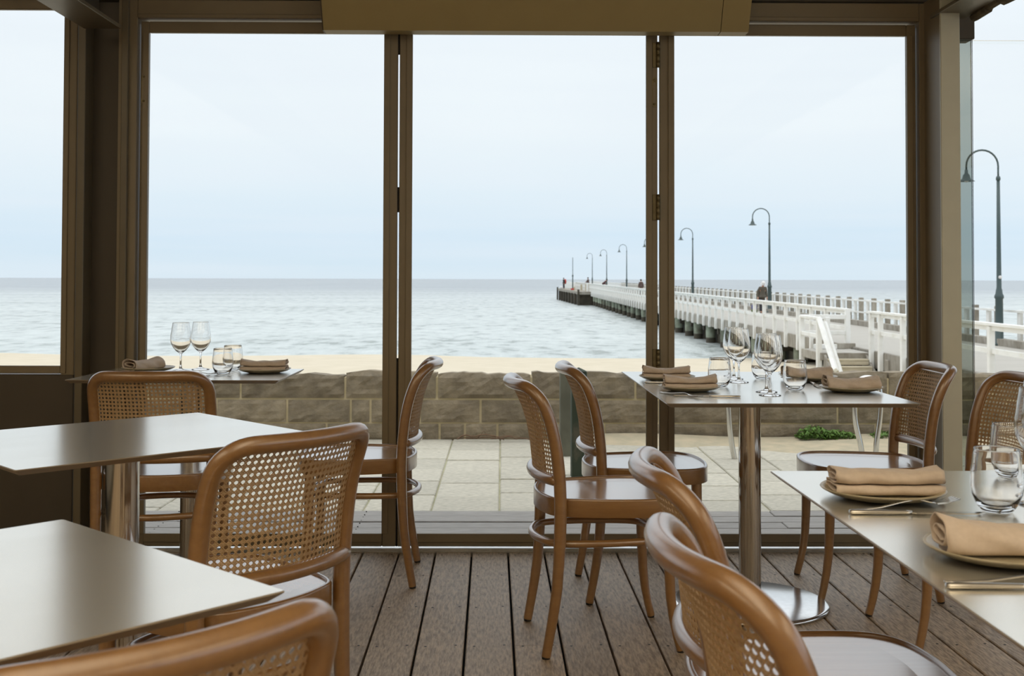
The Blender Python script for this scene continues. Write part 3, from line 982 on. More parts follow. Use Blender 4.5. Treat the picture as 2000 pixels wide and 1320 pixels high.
# piles standing in the water, left and right rows
pm = MB()
pm.smooth = True
pm.lathe([(0.24, -0.62), (0.25, -0.3), (0.25, 0.0)], 12)
pm.cur = 1
pm.lathe([(0.0, -2.6), (0.25, -2.6), (0.26, -1.6), (0.24, -0.62)], 12)
pile_me = pm.mesh('pile', [M_pile, M_pdark])
pm = MB()
pm.smooth = True
pm.lathe([(0.0, -2.6), (0.25, -2.6), (0.25, 0.0)], 10)
shaded_me = pm.mesh('pile', M_pdark)  # inner rows coloured dark for the gloom under the deck
cap = MB()
cap.cbox(-0.12, 0.12, -0.2, 0.2, -0.62, -0.12, 0.02)
brown_me = cap.mesh('fender', M_gtimber)
for k in range(47):
    v = 24.0 + k * 3.5 + 0.3 * sin(k * 2.1)
    link('pile', pile_me, pier, (XL + 0.2, v, dz(v) - 0.42))
    link('pile', pile_me, pier, (XR - 0.25, v + 0.6, dz(v) - 0.42))
    for q, xq in enumerate((1.4, 2.6, 3.7)):
        link('pile', shaded_me, pier, (XL + xq, v + 0.9 * q, dz(v) - 0.42))
for k in range(14):
    ya = 40 + k * 10
    strip(XL + 0.48, XL + 0.6, ya, ya + 9.9, -1.75, -0.72).build('shade_waling', M_pdark, pier)  # dark bracing strips added to stand in for shade under the deck
# shadowed timber walling low under the deck where the pier reaches the shore
for k in range(5):
    b = MB()
    b.cbox(XL - 0.02, XL + 0.1, Y_A, 28.5, -1.05 - 0.24 * (k + 1), -1.06 - 0.24 * k, 0.01)
    b.build('shore_plank', M_gtimber, pier)
for v in (18.5, 21.0, 23.5, 26.0, 28.3):
    MB().cbox(XL - 0.18, XL + 0.02, v, v + 0.22, -2.4, -0.9, 0.02).build('shore_post', M_gtimber, pier)
# head of the pier: lower landing stepping out towards the left
for k in range(5):
    b = MB()
    b.add([(7.0 - 0.0, 172, -0.28), (9.6, 172, -0.28), (9.6, 134, -0.38), (7.95, 134, -0.38), (7.0, 172, -0.62), (9.6, 172, -0.62), (9.6, 134, -0.72), (7.95, 134, -0.72)],
          ((0, 3, 2, 1), (4, 5, 6, 7), (0, 4, 7, 3), (3, 7, 6, 2), (1, 2, 6, 5), (0, 1, 5, 4)))
    if k == 0:
        b.build('landing_deck', M_gtimber, pier)
b = MB()
b.add([(7.12, 171.6, -0.5), (9.6, 171.6, -0.5), (9.6, 134.4, -0.6), (8.07, 134.4, -0.6), (7.12, 171.6, -2.4), (9.6, 171.6, -2.4), (9.6, 134.4, -2.4), (8.07, 134.4, -2.4)],
      ((0, 3, 2, 1), (4, 5, 6, 7), (0, 4, 7, 3), (3, 7, 6, 2), (1, 2, 6, 5), (0, 1, 5, 4)))
b.build('landing_wall', M_pdark, pier)
for k in range(9):
    t = k / 8
    xx, vv = 7.02 + 0.93 * (1 - t) * 0 + (7.95 - 7.0) * (1 - t), 172 - 38 * (1 - t)
    MB().cbox(xx - 0.18, xx + 0.05, vv - 0.2, vv + 0.2, -2.4, -0.1 if k in (0, 8) else -0.62, 0.03).build('fender', M_pdark, pier)
for (xx, vv, hh) in ((9.3, 141, 0.9), (9.0, 146, 0.85), (9.45, 137, 1.0), (8.3, 150, 0.5)):
    MB().cbox(xx - 0.12, xx + 0.12, vv - 0.12, vv + 0.12, -0.4, -0.4 + hh, 0.02).build('bollard', M_tread, pier)
MB().cbox(9.2, 9.7, 137, 139.5, -0.4, 0.65, 0.02).build('white_hoarding', M_white, pier)

# platform and steps down to the sand
st = empty('pier_steps', (0, 0, 0), ROT, 'timber steps with white handrails from the pier down to the sand', 'steps')
P0, P1, PZ = 29.85, 31.65, -0.82
for k in range(8):
    MB().cbox(8.2 + 0.155 * k, 8.2 + 0.155 * k + 0.15, P0, P1, PZ - 0.06, PZ + 0.004 * sin(k * 2), 0.006).build('platform_plank', M_pdeck, st)
MB().cbox(8.15, 9.46, P0 - 0.05, P0 + 0.02, PZ - 0.2, PZ - 0.005, 0.008).build('platform_beam', M_gtimber, st)
MB().cbox(8.12, 8.2, P0, P1, PZ - 0.22, PZ + 0.0, 0.008).build('platform_beam', M_gtimber, st)
for k in range(4):
    yb = P0 - 0.05 - 0.29 * k
    zt = PZ - 0.17 * (k + 1) + 0.02
    MB().cbox(8.28, 9.34, yb - 0.29, yb - 0.01, zt - 0.05, zt, 0.006).build('tread', M_tread, st)
    MB().cbox(8.28, 9.34, yb - 0.285, yb - 0.255, zt - 0.15, zt - 0.055, 0.004).build('riser', M_tread, st)
b = MB()
for xx in (8.24, 9.34):
    b = MB()
    b.add([(xx, P0, PZ - 0.02), (xx, P0 - 1.35, PZ - 0.80), (xx, P0 - 1.35, PZ - 1.08), (xx, P0, PZ - 0.34), (xx + 0.06, P0, PZ - 0.02), (xx + 0.06, P0 - 1.35, PZ - 0.80), (xx + 0.06, P0 - 1.35, PZ - 1.08), (xx + 0.06, P0, PZ - 0.34)],
          ((0, 1, 2, 3), (4, 7, 6, 5), (0, 4, 5, 1), (1, 5, 6, 2), (2, 6, 7, 3), (3, 7, 4, 0)))
    b.build('stringer', M_gtimber, st)
for (xx, vv, z0, z1) in ((8.14, P1, -1.2, 0.1), (8.14, P0 + 0.05, -1.25, 0.1), (8.85, P1, PZ, 0.06), (9.42, P1, PZ - 0.0, 0.3)):
    MB().cbox(xx - 0.065, xx + 0.065, vv - 0.065, vv + 0.065, z0, z1, 0.01).build('rail_post', M_white, st)
MB().cbox(8.1, 9.5, P1 - 0.04, P1 + 0.04, 0.0, 0.13, 0.01).build('rail', M_white, st)
MB().cbox(8.1, 9.5, P1 - 0.03, P1 + 0.03, -0.44, -0.32, 0.01).build('rail', M_white, st)
MB().cbox(8.08, 8.2, P0, P1, 0.05, 0.12, 0.01).build('rail', M_white, st)
MB().cbox(8.11, 8.17, P0, P1, -0.44, -0.33, 0.01).build('rail', M_white, st)
MB().tube([(8.14, P0 + 0.02, 0.09), (8.12, P0 - 1.55, -1.16)], 0.075, 4).build('handrail', M_white, st)
MB().tube([(8.30, P0 + 0.02, -0.02), (8.26, P0 - 1.55, -1.22)], 0.05, 4).build('handrail', M_white, st)
for (xx, zz0, zz1, wdt, mm) in ((8.75, 0.0, 0.13, 0.32, M_white), (9.32, 0.0, 0.16, 0.26, M_gtimber)):
    MB().cbox(xx - wdt, xx + wdt, P1 - 0.22, P1 - 0.1, PZ + zz0, PZ + zz1, 0.01).build('kick_board', mm, st)

# pier lamps
def pier_lamp():
    t = empty('pier_lamp', (0, 0, 0), 0, 'x', 'lamp post', 'gooseneck lamp posts along the pier')
    b = MB()
    b.smooth = True
    b.lathe([(0, 0), (0.16, 0), (0.16, 0.05), (0.115, 0.08), (0.105, 1.35), (0.13, 1.38), (0.13, 1.44), (0.10, 1.50), (0.085, 1.62), (0.07, 1.66), (0.06, 3.0), (0.045, 4.85), (0, 4.85)], 14)
    b.build('post', M_lamp, t)
    b = MB()
    b.smooth = True
    b.lathe([(0, 4.80), (0.06, 4.80), (0.065, 4.86), (0.05, 4.92), (0, 4.92)], 12)
    b.build('collar', M_lamp, t)
    pts = [(0, 0, 4.86), (0, 0, 5.05)] + [(-0.46 + 0.46 * cos(a), 0, 5.22 + 0.46 * sin(a)) for a in [i * pi / 14 for i in range(15)]] + [(-0.92, 0, 5.08)]
    b = MB()
    b.smooth = True
    b.tube(pts, 0.028, 8)
    b.build('gooseneck', M_lamp, t)
    s = MB()
    s.smooth = True
    s.lathe([(0, 0.32), (0.045, 0.32), (0.05, 0.22), (0.09, 0.17), (0.12, 0.06), (0.22, 0.0), (0.235, -0.015), (0.215, -0.015), (0.10, 0.05), (0, 0.08)], 18, (-0.92, 0, 4.78))
    sh = s.build('lamp_shade', M_lamp, t)
    g = MB()
    g.smooth = True
    g.lathe([(0, -0.05), (0.05, -0.03), (0.07, 0.02), (0.05, 0.07), (0, 0.08)], 12, (-0.92, 0, 4.78))
    g.build('bulb_glass', M_cap, sh)
    return t
proto = pier_lamp()
LAMPS = [(1951, 'nearest tall lamp post seen through the frameless pane, with a white tag', 5.66), (1503, 'second lamp post out along the pier, beside the walking person', 5.7), (1353, 'third lamp post, just past the middle door mullion', 5.72), (1277, 'lamp post half hidden behind the door mullion', 5.8), (1224, 'fifth lamp post out, over the person in the dark coat', 5.85), (1185, 'sixth lamp post, next to the pair bending at the rail', 5.88), (1157, 'smallest and farthest lamp post near the pier head', 5.95)]
for i, (px, lab, hgt) in enumerate(LAMPS):
    yc = 14.05 * FPX / (px - 1000)
    p = W(14.05, yc, dz(yc))
    o = proto if i == 0 else dup(proto, p, ROT, lab)
    o.location, o.rotation_euler = p, (0, 0, ROT)
    o.scale = (1, 1, hgt / 5.7)
    o['label'] = lab
b = MB()
b.smooth = True
b.lathe([(0, 0), (0.05, 0), (0.05, 0.008), (0, 0.01)], 14)
tg = b.build('round_tag', M_cap, proto, (0, -0.075, 1.98))
tg.rotation_euler = (pi / 2, 0, 0)
p = W(8.9, 165, -0.3)
b = MB()
b.smooth = True
b.tube([(0, 0, 0), (0, 0, 1.7)], 0.08, 8).tube([(0, 0, 1.6), (0, 0, 4.6)], 0.045, 8)
b.lathe([(0, 1.75), (0.1, 1.75), (0.12, 1.95), (0.06, 2.1), (0, 2.1)], 10)
o = b.build('beacon_mast', M_lamp, None, p)
tag(o, 'thin pole with a small beacon on the pier head', 'mast')

# ------------------------------------------------------------------ people on the pier
def skin_obj(name, verts, edges, rads, m, parent, root=0, sub=1):
    me = bpy.data.meshes.new(name)
    me.from_pydata([tuple(v) for v in verts], edges, [])
    me.materials.append(m)
    o = link(name, me, parent)
    md = o.modifiers.new('skin', 'SKIN')
    md.use_smooth_shade = True
    for i, v in enumerate(me.skin_vertices[0].data):
        r = rads[i]
        v.radius = r if isinstance(r, tuple) else (r, r)
        v.use_root = (i == root)
    s = o.modifiers.new('sub', 'SUBSURF')
    s.levels = s.render_levels = sub
    return o

def person(loc, face, label, coat_m, leg_m, hat_m, lean=0.0, sit=False, stride=0.10, scale=1.0, reach=0.0, back_m=None):
    """Facing local -Y. lean bends the trunk forwards, reach lifts the arms to a rail."""
    t = empty('person', loc, face, label, 'person')
    t.scale = (scale, scale, scale)
    hip = 0.50 if sit else 0.90
    L = lean
    def T(x, y, z):      # trunk point, z above the hip
        return Vector((x, y * cos(L) - z * sin(L), hip + z * cos(L) + y * sin(L)))
    V, E, R = [], [], []
    def v(p, r, frm=None):
        V.append(Vector(p)); R.append(r)
        if frm is not None:
            E.append((frm, len(V) - 1))
        return len(V) - 1
    pel = v(T(0, 0, 0), (0.15, 0.11))
    sp = v(T(0, 0, 0.2), (0.14, 0.10), pel)
    ch = v(T(0, 0, 0.4), (0.16, 0.115), sp)
    nk0 = v(T(0, 0, 0.53), (0.075, 0.07), ch)
    nk = v(T(0, -0.015, 0.60), 0.052, nk0)
    jaw = v(T(0, -0.035, 0.655), (0.062, 0.075), nk)
    hd = v(T(0, -0.03, 0.73), (0.075, 0.092), jaw)
    tp = v(T(0, -0.02, 0.80), (0.055, 0.07), hd)
    nose = v(T(0, -0.125, 0.70), 0.014, hd)
    feet = []
    legs = []
    for s in (-1, 1):
        hpj = v(T(0.085 * s, 0, -0.06), 0.092, pel)
        if sit:
            kn = v((0.10 * s, -0.42, 0.50), 0.065, hpj)
            an = v((0.10 * s, -0.44, 0.09), 0.04, kn)
        else:
            kn = v((0.09 * s, -0.03 + stride * s * 0.5, 0.48), 0.062, hpj)
            an = v((0.09 * s, 0.02 + stride * s, 0.08), 0.042, kn)
        toe = v((V[an].x + 0.02 * s, V[an].y - 0.16, 0.04), 0.04, an)
        legs.append((hpj, kn, an, toe))
    arms = []
    for s in (-1, 1):
        sh = v(T(0.17 * s, 0, 0.47), 0.062, ch)
        if reach:
            el = v(T(0.23 * s, -0.12, 0.25), 0.046, sh)
            wr = v(T(0.17 * s, -0.30, 0.16), 0.032, el)
            dirf = Vector((0, -1, -0.2)).normalized()
        else:
            el = v(T(0.235 * s, 0.03, 0.2), 0.046, sh)
            wr = v(Vector(V[el]) + Vector((0.015 * s, -0.08, -0.25)), 0.032, el)
            dirf = Vector((0, -0.25, -1)).normalized()
        pm_ = v(Vector(V[wr]) + dirf * 0.07, (0.038, 0.022), wr)
        side = Vector((0, 1, 0)) if not reach else Vector((1, 0, 0))
        for q in range(4):
            off = side * (q - 1.5) * 0.02
            f1 = v(Vector(V[pm_]) + dirf * 0.045 + off, 0.0095, pm_)
            v(Vector(V[f1]) + dirf * (0.035 - 0.004 * abs(q - 1.5)) + Vector((-0.012 * s, 0, 0)), 0.008, f1)
        th = v(Vector(V[wr]) + dirf * 0.035 - side * 0.042, 0.0105, wr)
        v(Vector(V[th]) + dirf * 0.035 - side * 0.008, 0.009, th)
        arms.append((sh, el, wr))
    skin_obj('body', V, E, R, M_skin, t)
    # coat: trunk and sleeves, a little larger than the body
    CV, CE, CR = [], [], []
    def cv(p, r, frm=None):
        CV.append(Vector(p)); CR.append(r)
        if frm is not None:
            CE.append((frm, len(CV) - 1))
        return len(CV) - 1
    c0 = cv(T(0, 0, 0.2), (0.205, 0.16))
    c1 = cv(T(0, 0, 0.42), (0.22, 0.165), c0)
    cv(T(0, 0, 0.54), (0.11, 0.10), c1)
    c3 = cv(T(0, 0, 0.02), (0.205, 0.165), c0)
    if not sit:
        cv(T(0, 0.0, -0.12), (0.215, 0.175), c3)
    for sh, el, wr in arms:
        a_ = cv(V[sh], 0.095, c1)
        e_ = cv(V[el], 0.076, a_)
        cv(V[wr], 0.06, e_)
    skin_obj('coat', CV, CE, CR, coat_m, t)
    for hpj, kn, an, toe in legs:
        skin_obj('trouser_leg', [V[hpj] + Vector((0, 0, 0.04)), V[kn], V[an] + Vector((0, 0, 0.03))], [(0, 1), (1, 2)], [0.118, 0.092, 0.074], leg_m, t)
        skin_obj('shoe', [V[an] + Vector((0, 0.03, -0.03)), V[an] + Vector((0, -0.06, -0.04)), V[toe]], [(0, 1), (1, 2)], [0.068, 0.066, 0.058], M_pad, t)
    b = MB()
    b.smooth = True
    rx = [(0, 0.135), (0.055, 0.125), (0.09, 0.09), (0.102, 0.04), (0.100, 0.0), (0.092, -0.02)]
    if hat_m is M_cap:
        rx += [(0.135, -0.03), (0.135, -0.04), (0.09, -0.035)]
        b.lathe(rx, 16)
        hd_o = b.build('cap', hat_m, t)
        hd_o.location = T(0, -0.022, 0.725)
    else:
        b.lathe(rx + [(0.085, -0.05)], 16)
        hd_o = b.build('hair', hat_m, t)
        hd_o.location = T(0, 0.0, 0.715)
    hd_o.rotation_euler = (L + 0.1, 0, 0)
    for s in (-1, 1):
        e = MB()
        e.smooth = True
        e.lathe([(0, 0.011), (0.008, 0.007), (0.011, 0), (0.008, -0.007), (0, -0.011)], 8)
        e.build('eye', M_eye, t, T(0.033 * s, -0.118, 0.735))
    if back_m:
        b = MB()
        b.smooth = True
        b.lathe([(0, 0.38), (0.17, 0.33), (0.26, 0.12), (0.27, -0.14), (0.20, -0.38), (0, -0.43)], 14)
        bk = b.build('backpack', back_m, t, T(0, 0.22, 0.25))
        bk.scale = (1.0, 0.75, 1.0)
    return t
def pier_pos(px, yc):
    x = (px - 1000) / FPX * yc
    return W(x, yc, dz(yc))
person(pier_pos(1487.5, 60.0), ROT + 0.15, 'person in olive brown coat and white cap walking with head bowed', M_olive, M_dark, M_cap, lean=0.30, stride=0.13, scale=1.0)
person(pier_pos(1252, 116.0), ROT + pi, 'person in brown coat walking away beside the door mullion', M_brown, M_dark, M_hair, lean=0.06, stride=0.10, scale=0.95)
person(pier_pos(1178, 152.0), ROT + 1.4, 'person in maroon coat bending over at the railing', M_maroon, M_dark, M_hair, lean=0.75, stride=0.02, scale=1.0, reach=1)
o = person(pier_pos(1149, 160.0) + Vector((0, 0, 0.45)), ROT - 1.3, 'person in dark jacket sitting near the farthest lamp post', M_brown, M_dark, M_hair, lean=0.05, sit=True, scale=1.0, reach=1)
b = MB().cbox(-0.25, 0.25, -0.05, 0.75, -0.45, 0.36, 0.02)
sb = b.build('pier_bench', M_gtimber, None, o.location, ROT - 1.3)
tag(sb, 'plain block seat under the person in dark jacket', 'bench')
red = W((1101.5 - 1000) / FPX * 167, 167, -0.29)
person(red, ROT - 1.2, 'person in black with a bright red pack on the pier head', M_dark, M_dark, M_hair, lean=0.05, stride=0.03, scale=0.93, back_m=M_red)
bp = pier_pos(1473, 60.0)
bag = empty('shopping_bag', bp, ROT, 'blue and green bag on the pier beside the walking person', 'bag')
MB().cbox(-0.15, 0.15, -0.1, 0.1, 0, 0.22, 0.03).build('bag_base', M_baggreen, bag)
MB().cbox(-0.14, 0.14, -0.09, 0.09, 0.22, 0.46, 0.03).build('bag_top', M_bagblue, bag)
b = MB()
b.smooth = True
b.tube([(-0.08, 0, 0.45), (-0.07, 0, 0.56), (0, 0, 0.6), (0.07, 0, 0.56), (0.08, 0, 0.45)], 0.012, 6)
b.build('handle', M_dark, bag)
for (px, yc, col, lab) in ((1118, 150, M_red, 'small red tackle box on the pier head'), (1096, 165, M_cap, 'white bucket on the pier head landing')):
    p = W((px - 1000) / FPX * yc, yc, -0.28 - 0.1 * (172 - yc) / 38)
    b = MB()
    if col is M_red:
        b.cbox(-0.22, 0.22, -0.14, 0.14, 0, 0.24, 0.02)
        nm, ct = 'tackle_box', 'box'
    else:
        b.smooth = True
        b.lathe([(0, 0), (0.17, 0), (0.21, 0.42), (0.19, 0.42), (0.15, 0.03), (0, 0.03)], 14)
        nm, ct = 'bucket', 'bucket'
    b = b.build(nm, col, None, p)
    tag(b, lab, ct)

# ------------------------------------------------------------------ chair
PROF = [(0.0, -0.203), (0.06, -0.192), (0.12, -0.181), (0.20, -0.170), (0.27, -0.165), (0.36, -0.161), (0.445, -0.160), (0.52, -0.163), (0.60, -0.172), (0.66, -0.183), (0.71, -0.199), (0.75, -0.217), (0.78, -0.235), (0.80, -0.251), (0.83, -0.28)]
HW = 0.188
ZT, RC = 0.786, 0.056
ZR = 0.512
def prof(z):
    return lerp_tab(PROF, z)
def S(y, z, bow=0.047):
    u = y / HW
    return Vector((prof(z) - bow * (1 - u * u), y, z))
def smooth_path(p, it=2):
    for _ in range(it):
        p = [p[0]] + [(p[i - 1] + p[i] * 2 + p[i + 1]) / 4 for i in range(1, len(p) - 1)] + [p[-1]]
    return p

def make_chair():
    t = empty('cane_chair', (0, 0, 0), 0, 'x', 'chair', 'bentwood chairs with cane backs')
    # bent back frame from seat level over the arch
    side = [Vector((prof(z), HW, z)) for z in [0.425 + (ZT - RC - 0.425) * i / 16 for i in range(17)]]
    arc = [S(HW - RC + RC * cos(a), ZT - RC + RC * sin(a)) for a in [pi / 2 * i / 9 for i in range(1, 9)]]
    nt_ = 20
    topb = [S((HW - RC) * (1 - 2 * i / nt_), ZT) for i in range(nt_ + 1)]
    mir = lambda L: [Vector((p.x, -p.y, p.z)) for p in reversed(L)]
    path = smooth_path(side + arc + topb + mir(arc) + mir(side), 3)
    path[0], path[-1] = side[0], Vector((side[0].x, -side[0].y, side[0].z))
    rad = [0.0186 if p.z < 0.6 else 0.0186 - 0.001 * (p.z - 0.6) / 0.2 for p in path]
    b = MB()
    b.smooth = True
    b.tube(path, rad, 14, caps=False)
    b.build('back_frame', M_wood, t)
    # lower back rail, bowed out behind the posts
    b = MB()
    b.smooth = True
    rp = [Vector((prof(ZR) - 0.004 - 0.046 * (1 - (y / HW) ** 2) ** 0.8, y, ZR)) for y in [HW * (1 - 2 * i / 22) for i in range(23)]]
    b.tube(rp, 0.0162, 12)
    b.build('back_rail', M_wood, t)
    # woven cane panel: pairs of upright and level strands and two sets of diagonals
    y1, z0, z1 = HW - 0.0145, ZR + 0.01, ZT - 0.013
    R1, R0 = 0.044, 0.02
    def inside(y, z):
        if abs(y) > y1 or z < z0 or z > z1:
            return False
        if z > z1 - R1 and abs(y) > y1 - R1:
            return (abs(y) - y1 + R1) ** 2 + (z - z1 + R1) ** 2 < R1 * R1
        return True
    p = 0.0127
    cb = MB()
    def ribbon(o, d, half, lift, wid):
        n = 0
        run = []
        steps = int(0.5 / 0.012)
        fine = [i * 0.0030 - 0.36 for i in range(241)]
        pts = []
        for s_ in fine:
            y, z = o[0] + d[0] * s_, o[1] + d[1] * s_
            if inside(y, z):
                pts.append((y, z))
        if len(pts) < 3:
            return
        k = max(2, int(len(pts) / 5))
        sel = [pts[round(i * (len(pts) - 1) / k)] for i in range(k + 1)]
        nv = (-d[1], d[0])
        V, F = [], []
        for (y, z) in sel:
            c = S(y, z)
            a = S(y + nv[0] * wid, z + nv[1] * wid)
            e = S(y - nv[0] * wid, z - nv[1] * wid)
            nn = Vector((1, 0, -0.25)).normalized()
            V += [a + nn * lift, c + nn * (lift + 0.0007), e + nn * lift, c + nn * (lift - 0.0007)]
        for i in range(len(sel) - 1):
            q = 4 * i
            for w_ in range(4):
                F.append((q + w_, q + (w_ + 1) % 4, q + 4 + (w_ + 1) % 4, q + 4 + w_))
        cb.add(V, F)
    zc = (z0 + z1) / 2
    for k in range(-16, 17):
        for o_ in (-0.11, 0.11):
            ribbon((0, zc + (k + 0.5 + o_) * p), (1, 0), 0.2, 0.0, 0.00125)
            ribbon(((k + 0.5 + o_) * p, zc), (0, 1), 0.2, 0.0003, 0.00125)
    r2 = 1 / sqrt(2)
    for k in range(-30, 31):
        ribbon(((k + 0.5) * p * 0.5, zc + (k + 0.5) * p * 0.5), (r2, -r2), 0.2, 0.0007, 0.00105)
        ribbon(((k + 0.5) * p * 0.5, zc - (k + 0.5) * p * 0.5), (r2, r2), 0.2, -0.0004, 0.00105)
    o = cb.build('cane_panel', M_cane, t)
    # spline strip that holds the cane
    bd = []
    N = 10
    for i in range(N + 1):
        bd.append((y1 - 0.002, z0 + 0.003 + (z1 - R1 - z0) * i / N))
    for i in range(1, N + 1):
        a = pi / 2 * i / N
        bd.append((y1 - R1 + R1 * cos(a) - 0.002, z1 - R1 + R1 * sin(a) - 0.002))
    full = bd + [(-y, z) for y, z in reversed(bd)]
    full += [(-y1 + 2 * y1 * i / 18, z0 + 0.003) for i in range(1, 18)]
    b = MB()
    b.smooth = True
    b.tube([S(y, z) + Vector((0.003, 0, 0)) for y, z in full], 0.0032, 6, closed=True)
    b.build('cane_border', M_wood, t)
    # seat outline
    half = [(-0.207, 0.0), (-0.197, 0.085), (-0.163, 0.158), (-0.06, 0.192), (0.07, 0.209), (0.155, 0.199), (0.205, 0.150), (0.226, 0.07)]
    ctrl = half + [(0.230, 0.0)] + [(x, -y) for x, y in reversed(half[1:])]
    out = [(q.x, q.y) for q in spline([(x, y, 0) for x, y in ctrl], 5, True)]
    def inset(d):
        res = []
        n = len(out)
        for i in range(n):
            tx, ty = out[(i + 1) % n][0] - out[i - 1][0], out[(i + 1) % n][1] - out[i - 1][1]
            l = sqrt(tx * tx + ty * ty)
            res.append((out[i][0] + d * ty / l * 1.0, out[i][1] - d * tx / l * 1.0))
        return res
    # orientation check so that inset goes inwards
    if inset(0.02)[0][0] < out[0][0]:
        sg = -1
    else:
        sg = 1
    rings = [(0.0, 0.404), (0.0, 0.452), (0.003, 0.4565), (0.0085, 0.4575), (0.0115, 0.4545), (0.0125, 0.4500), (0.016, 0.404)]
    n = len(out)
    V, F = [], []
    for d, z in rings:
        V += [(x, y, z) for x, y in inset(sg * d)]
    for i in range(len(rings) - 1):
        for k in range(n):
            F.append((i * n + k, i * n + (k + 1) % n, (i + 1) * n + (k + 1) % n, (i + 1) * n + k))
    i = len(rings) - 1
    for k in range(n):
        F.append((i * n + k, i * n + (k + 1) % n, (k + 1) % n, k))
    b = MB()
    b.smooth = True
    b.add(V, F)
    me = b.mesh('seat_apron', M_wood)
    fix_normals(me)
    o = link('seat_apron', me, t)
    md = o.modifiers.new('wn', 'WEIGHTED_NORMAL')
    md.keep_sharp = True
    V = [(x, y, 0.4515) for x, y in inset(sg * 0.0122)] + [(x, y, 0.4490) for x, y in inset(sg * 0.06)] + [(x, y, 0.438) for x, y in inset(sg * 0.0125)]
    F = [(k, (k + 1) % n, n + (k + 1) % n, n + k) for k in range(n)] + [tuple(range(n, 2 * n)), tuple(range(3 * n - 1, 2 * n - 1, -1))]
    F += [(2 * n + k, 2 * n + (k + 1) % n, (k + 1) % n, k) for k in range(n)]
    b = MB()
    b.add(V, F)
    me = b.mesh('seat', M_seat)
    fix_normals(me)
    link('seat', me, t)
    # legs
    for s in (-1, 1):
        pts = [Vector((prof(z), HW * s - 0.004 * s * (1 - z / 0.43), z)) for z in [0.006, 0.04, 0.09, 0.14, 0.2, 0.27, 0.34, 0.4, 0.432]]
        rd = [0.0138 + (0.0184 - 0.0138) * min(1, z.z / 0.36) for z in pts]
        b = MB()
        b.smooth = True
        b.tube(pts, rd, 14, caps=False)
        lg = b.build('leg', M_wood, t)
        MB().lathe([(0, 0), (0.0118, 0), (0.013, 0.007), (0, 0.007)], 10, (pts[0].x, pts[0].y, 0)).build('glide', M_pad, lg)
        tab = [(0.006, 0.203), (0.05, 0.192), (0.10, 0.182), (0.16, 0.1745), (0.23, 0.171), (0.32, 0.169), (0.41, 0.168)]
        pts = [Vector((x, s * (0.166 + 0.008 * (x - 0.168) / 0.035), z)) for z, x in tab]
        rd = [0.0125 + (0.0185 - 0.0125) * min(1, p_.z / 0.36) for p_ in pts]
        b = MB()
        b.smooth = True
        b.tube(pts, rd, 12, caps=False)
        lg = b.build('leg', M_wood, t)
        MB().lathe([(0, 0), (0.0108, 0), (0.0118, 0.007), (0, 0.007)], 10, (pts[0].x, pts[0].y, 0)).build('glide', M_pad, lg)
    # hoop stretcher
    hh = [(-0.214, 0.0), (-0.203, 0.075), (-0.162, 0.146), (-0.05, 0.165), (0.08, 0.155), (0.140, 0.130), (0.166, 0.07)]
    ctrl = hh + [(0.174, 0.0)] + [(x, -y) for x, y in reversed(hh[1:])]
    b = MB()
    b.smooth = True
    b.tube([Vector((q.x, q.y, 0.322)) for q in spline([(x, y, 0) for x, y in ctrl], 5, True)], 0.0112, 10, closed=True)
    b.build('hoop_stretcher', M_wood, t)
    return t

chair0 = make_chair()
CHAIRS = [
    (0.278, 3.503, 7.5, 'cane chair in side view before the set table, wholly visible, nearest the room middle'),
    (0.459, 4.035, 2.5, 'cane chair on the far side of the set table, green post behind its back'),
    (-0.5595, 4.215, 182.2, 'cane chair seen side on in front of the first door mullion'),
    (1.268, 4.058, 179, 'cane chair by the pale steel column, its curved back facing the room'),
    (1.395, 3.572, 186.5, 'cane chair behind the glasses of the near set table, in front of the frameless pane'),
    (-1.188, 3.89, 93.8, 'cane chair with its back to the room, tucked under the small window table'),
    (-0.609, 2.401, 141.4, 'large cane chair back between the two bare tables, light shining through its weave'),
    (-0.471, 1.15, 133, 'closest cane chair, only its top rail showing under the near bare table'),
    (0.5, 1.882, -1, 'cane chair at the near set table whose broad seat shows beside the steel base'),
    (0.4655, 1.34, 6, 'cane chair closest on the set table side, blurred thick top rail'),
]
for i, (x, y, h, lab) in enumerate(CHAIRS):
    p = W(x, y, 0)
    rz = radians(h) - YAW
    o = chair0 if i == 0 else dup(chair0, p, rz, lab)
    o.location, o.rotation_euler = p, (0, 0, rz)
    o['label'] = lab
    if i == 6:   # burnt-in maker's stamp on the back of the apron
        b = MB()
        yc = 0.03
        def dash(y0, y1, z0, z1):
            b.box(-0.2085, -0.2045, y0, y1, z0, z1)
        for k in range(2):
            dash(yc + 0.018, yc + 0.026, 0.424 + 0.008 * k, 0.4295 + 0.008 * k)
        for k, (w_, h_) in enumerate(((0.0012, 0.012), (0.006, 0.0012), (0.0012, 0.012), (0.005, 0.0012), (0.0012, 0.012), (0.0012, 0.012))):
            dash(yc + 0.012 - k * 0.006, yc + 0.012 - k * 0.006 + w_, 0.425, 0.425 + h_)
        b.build('stamp', M_stamp, o)

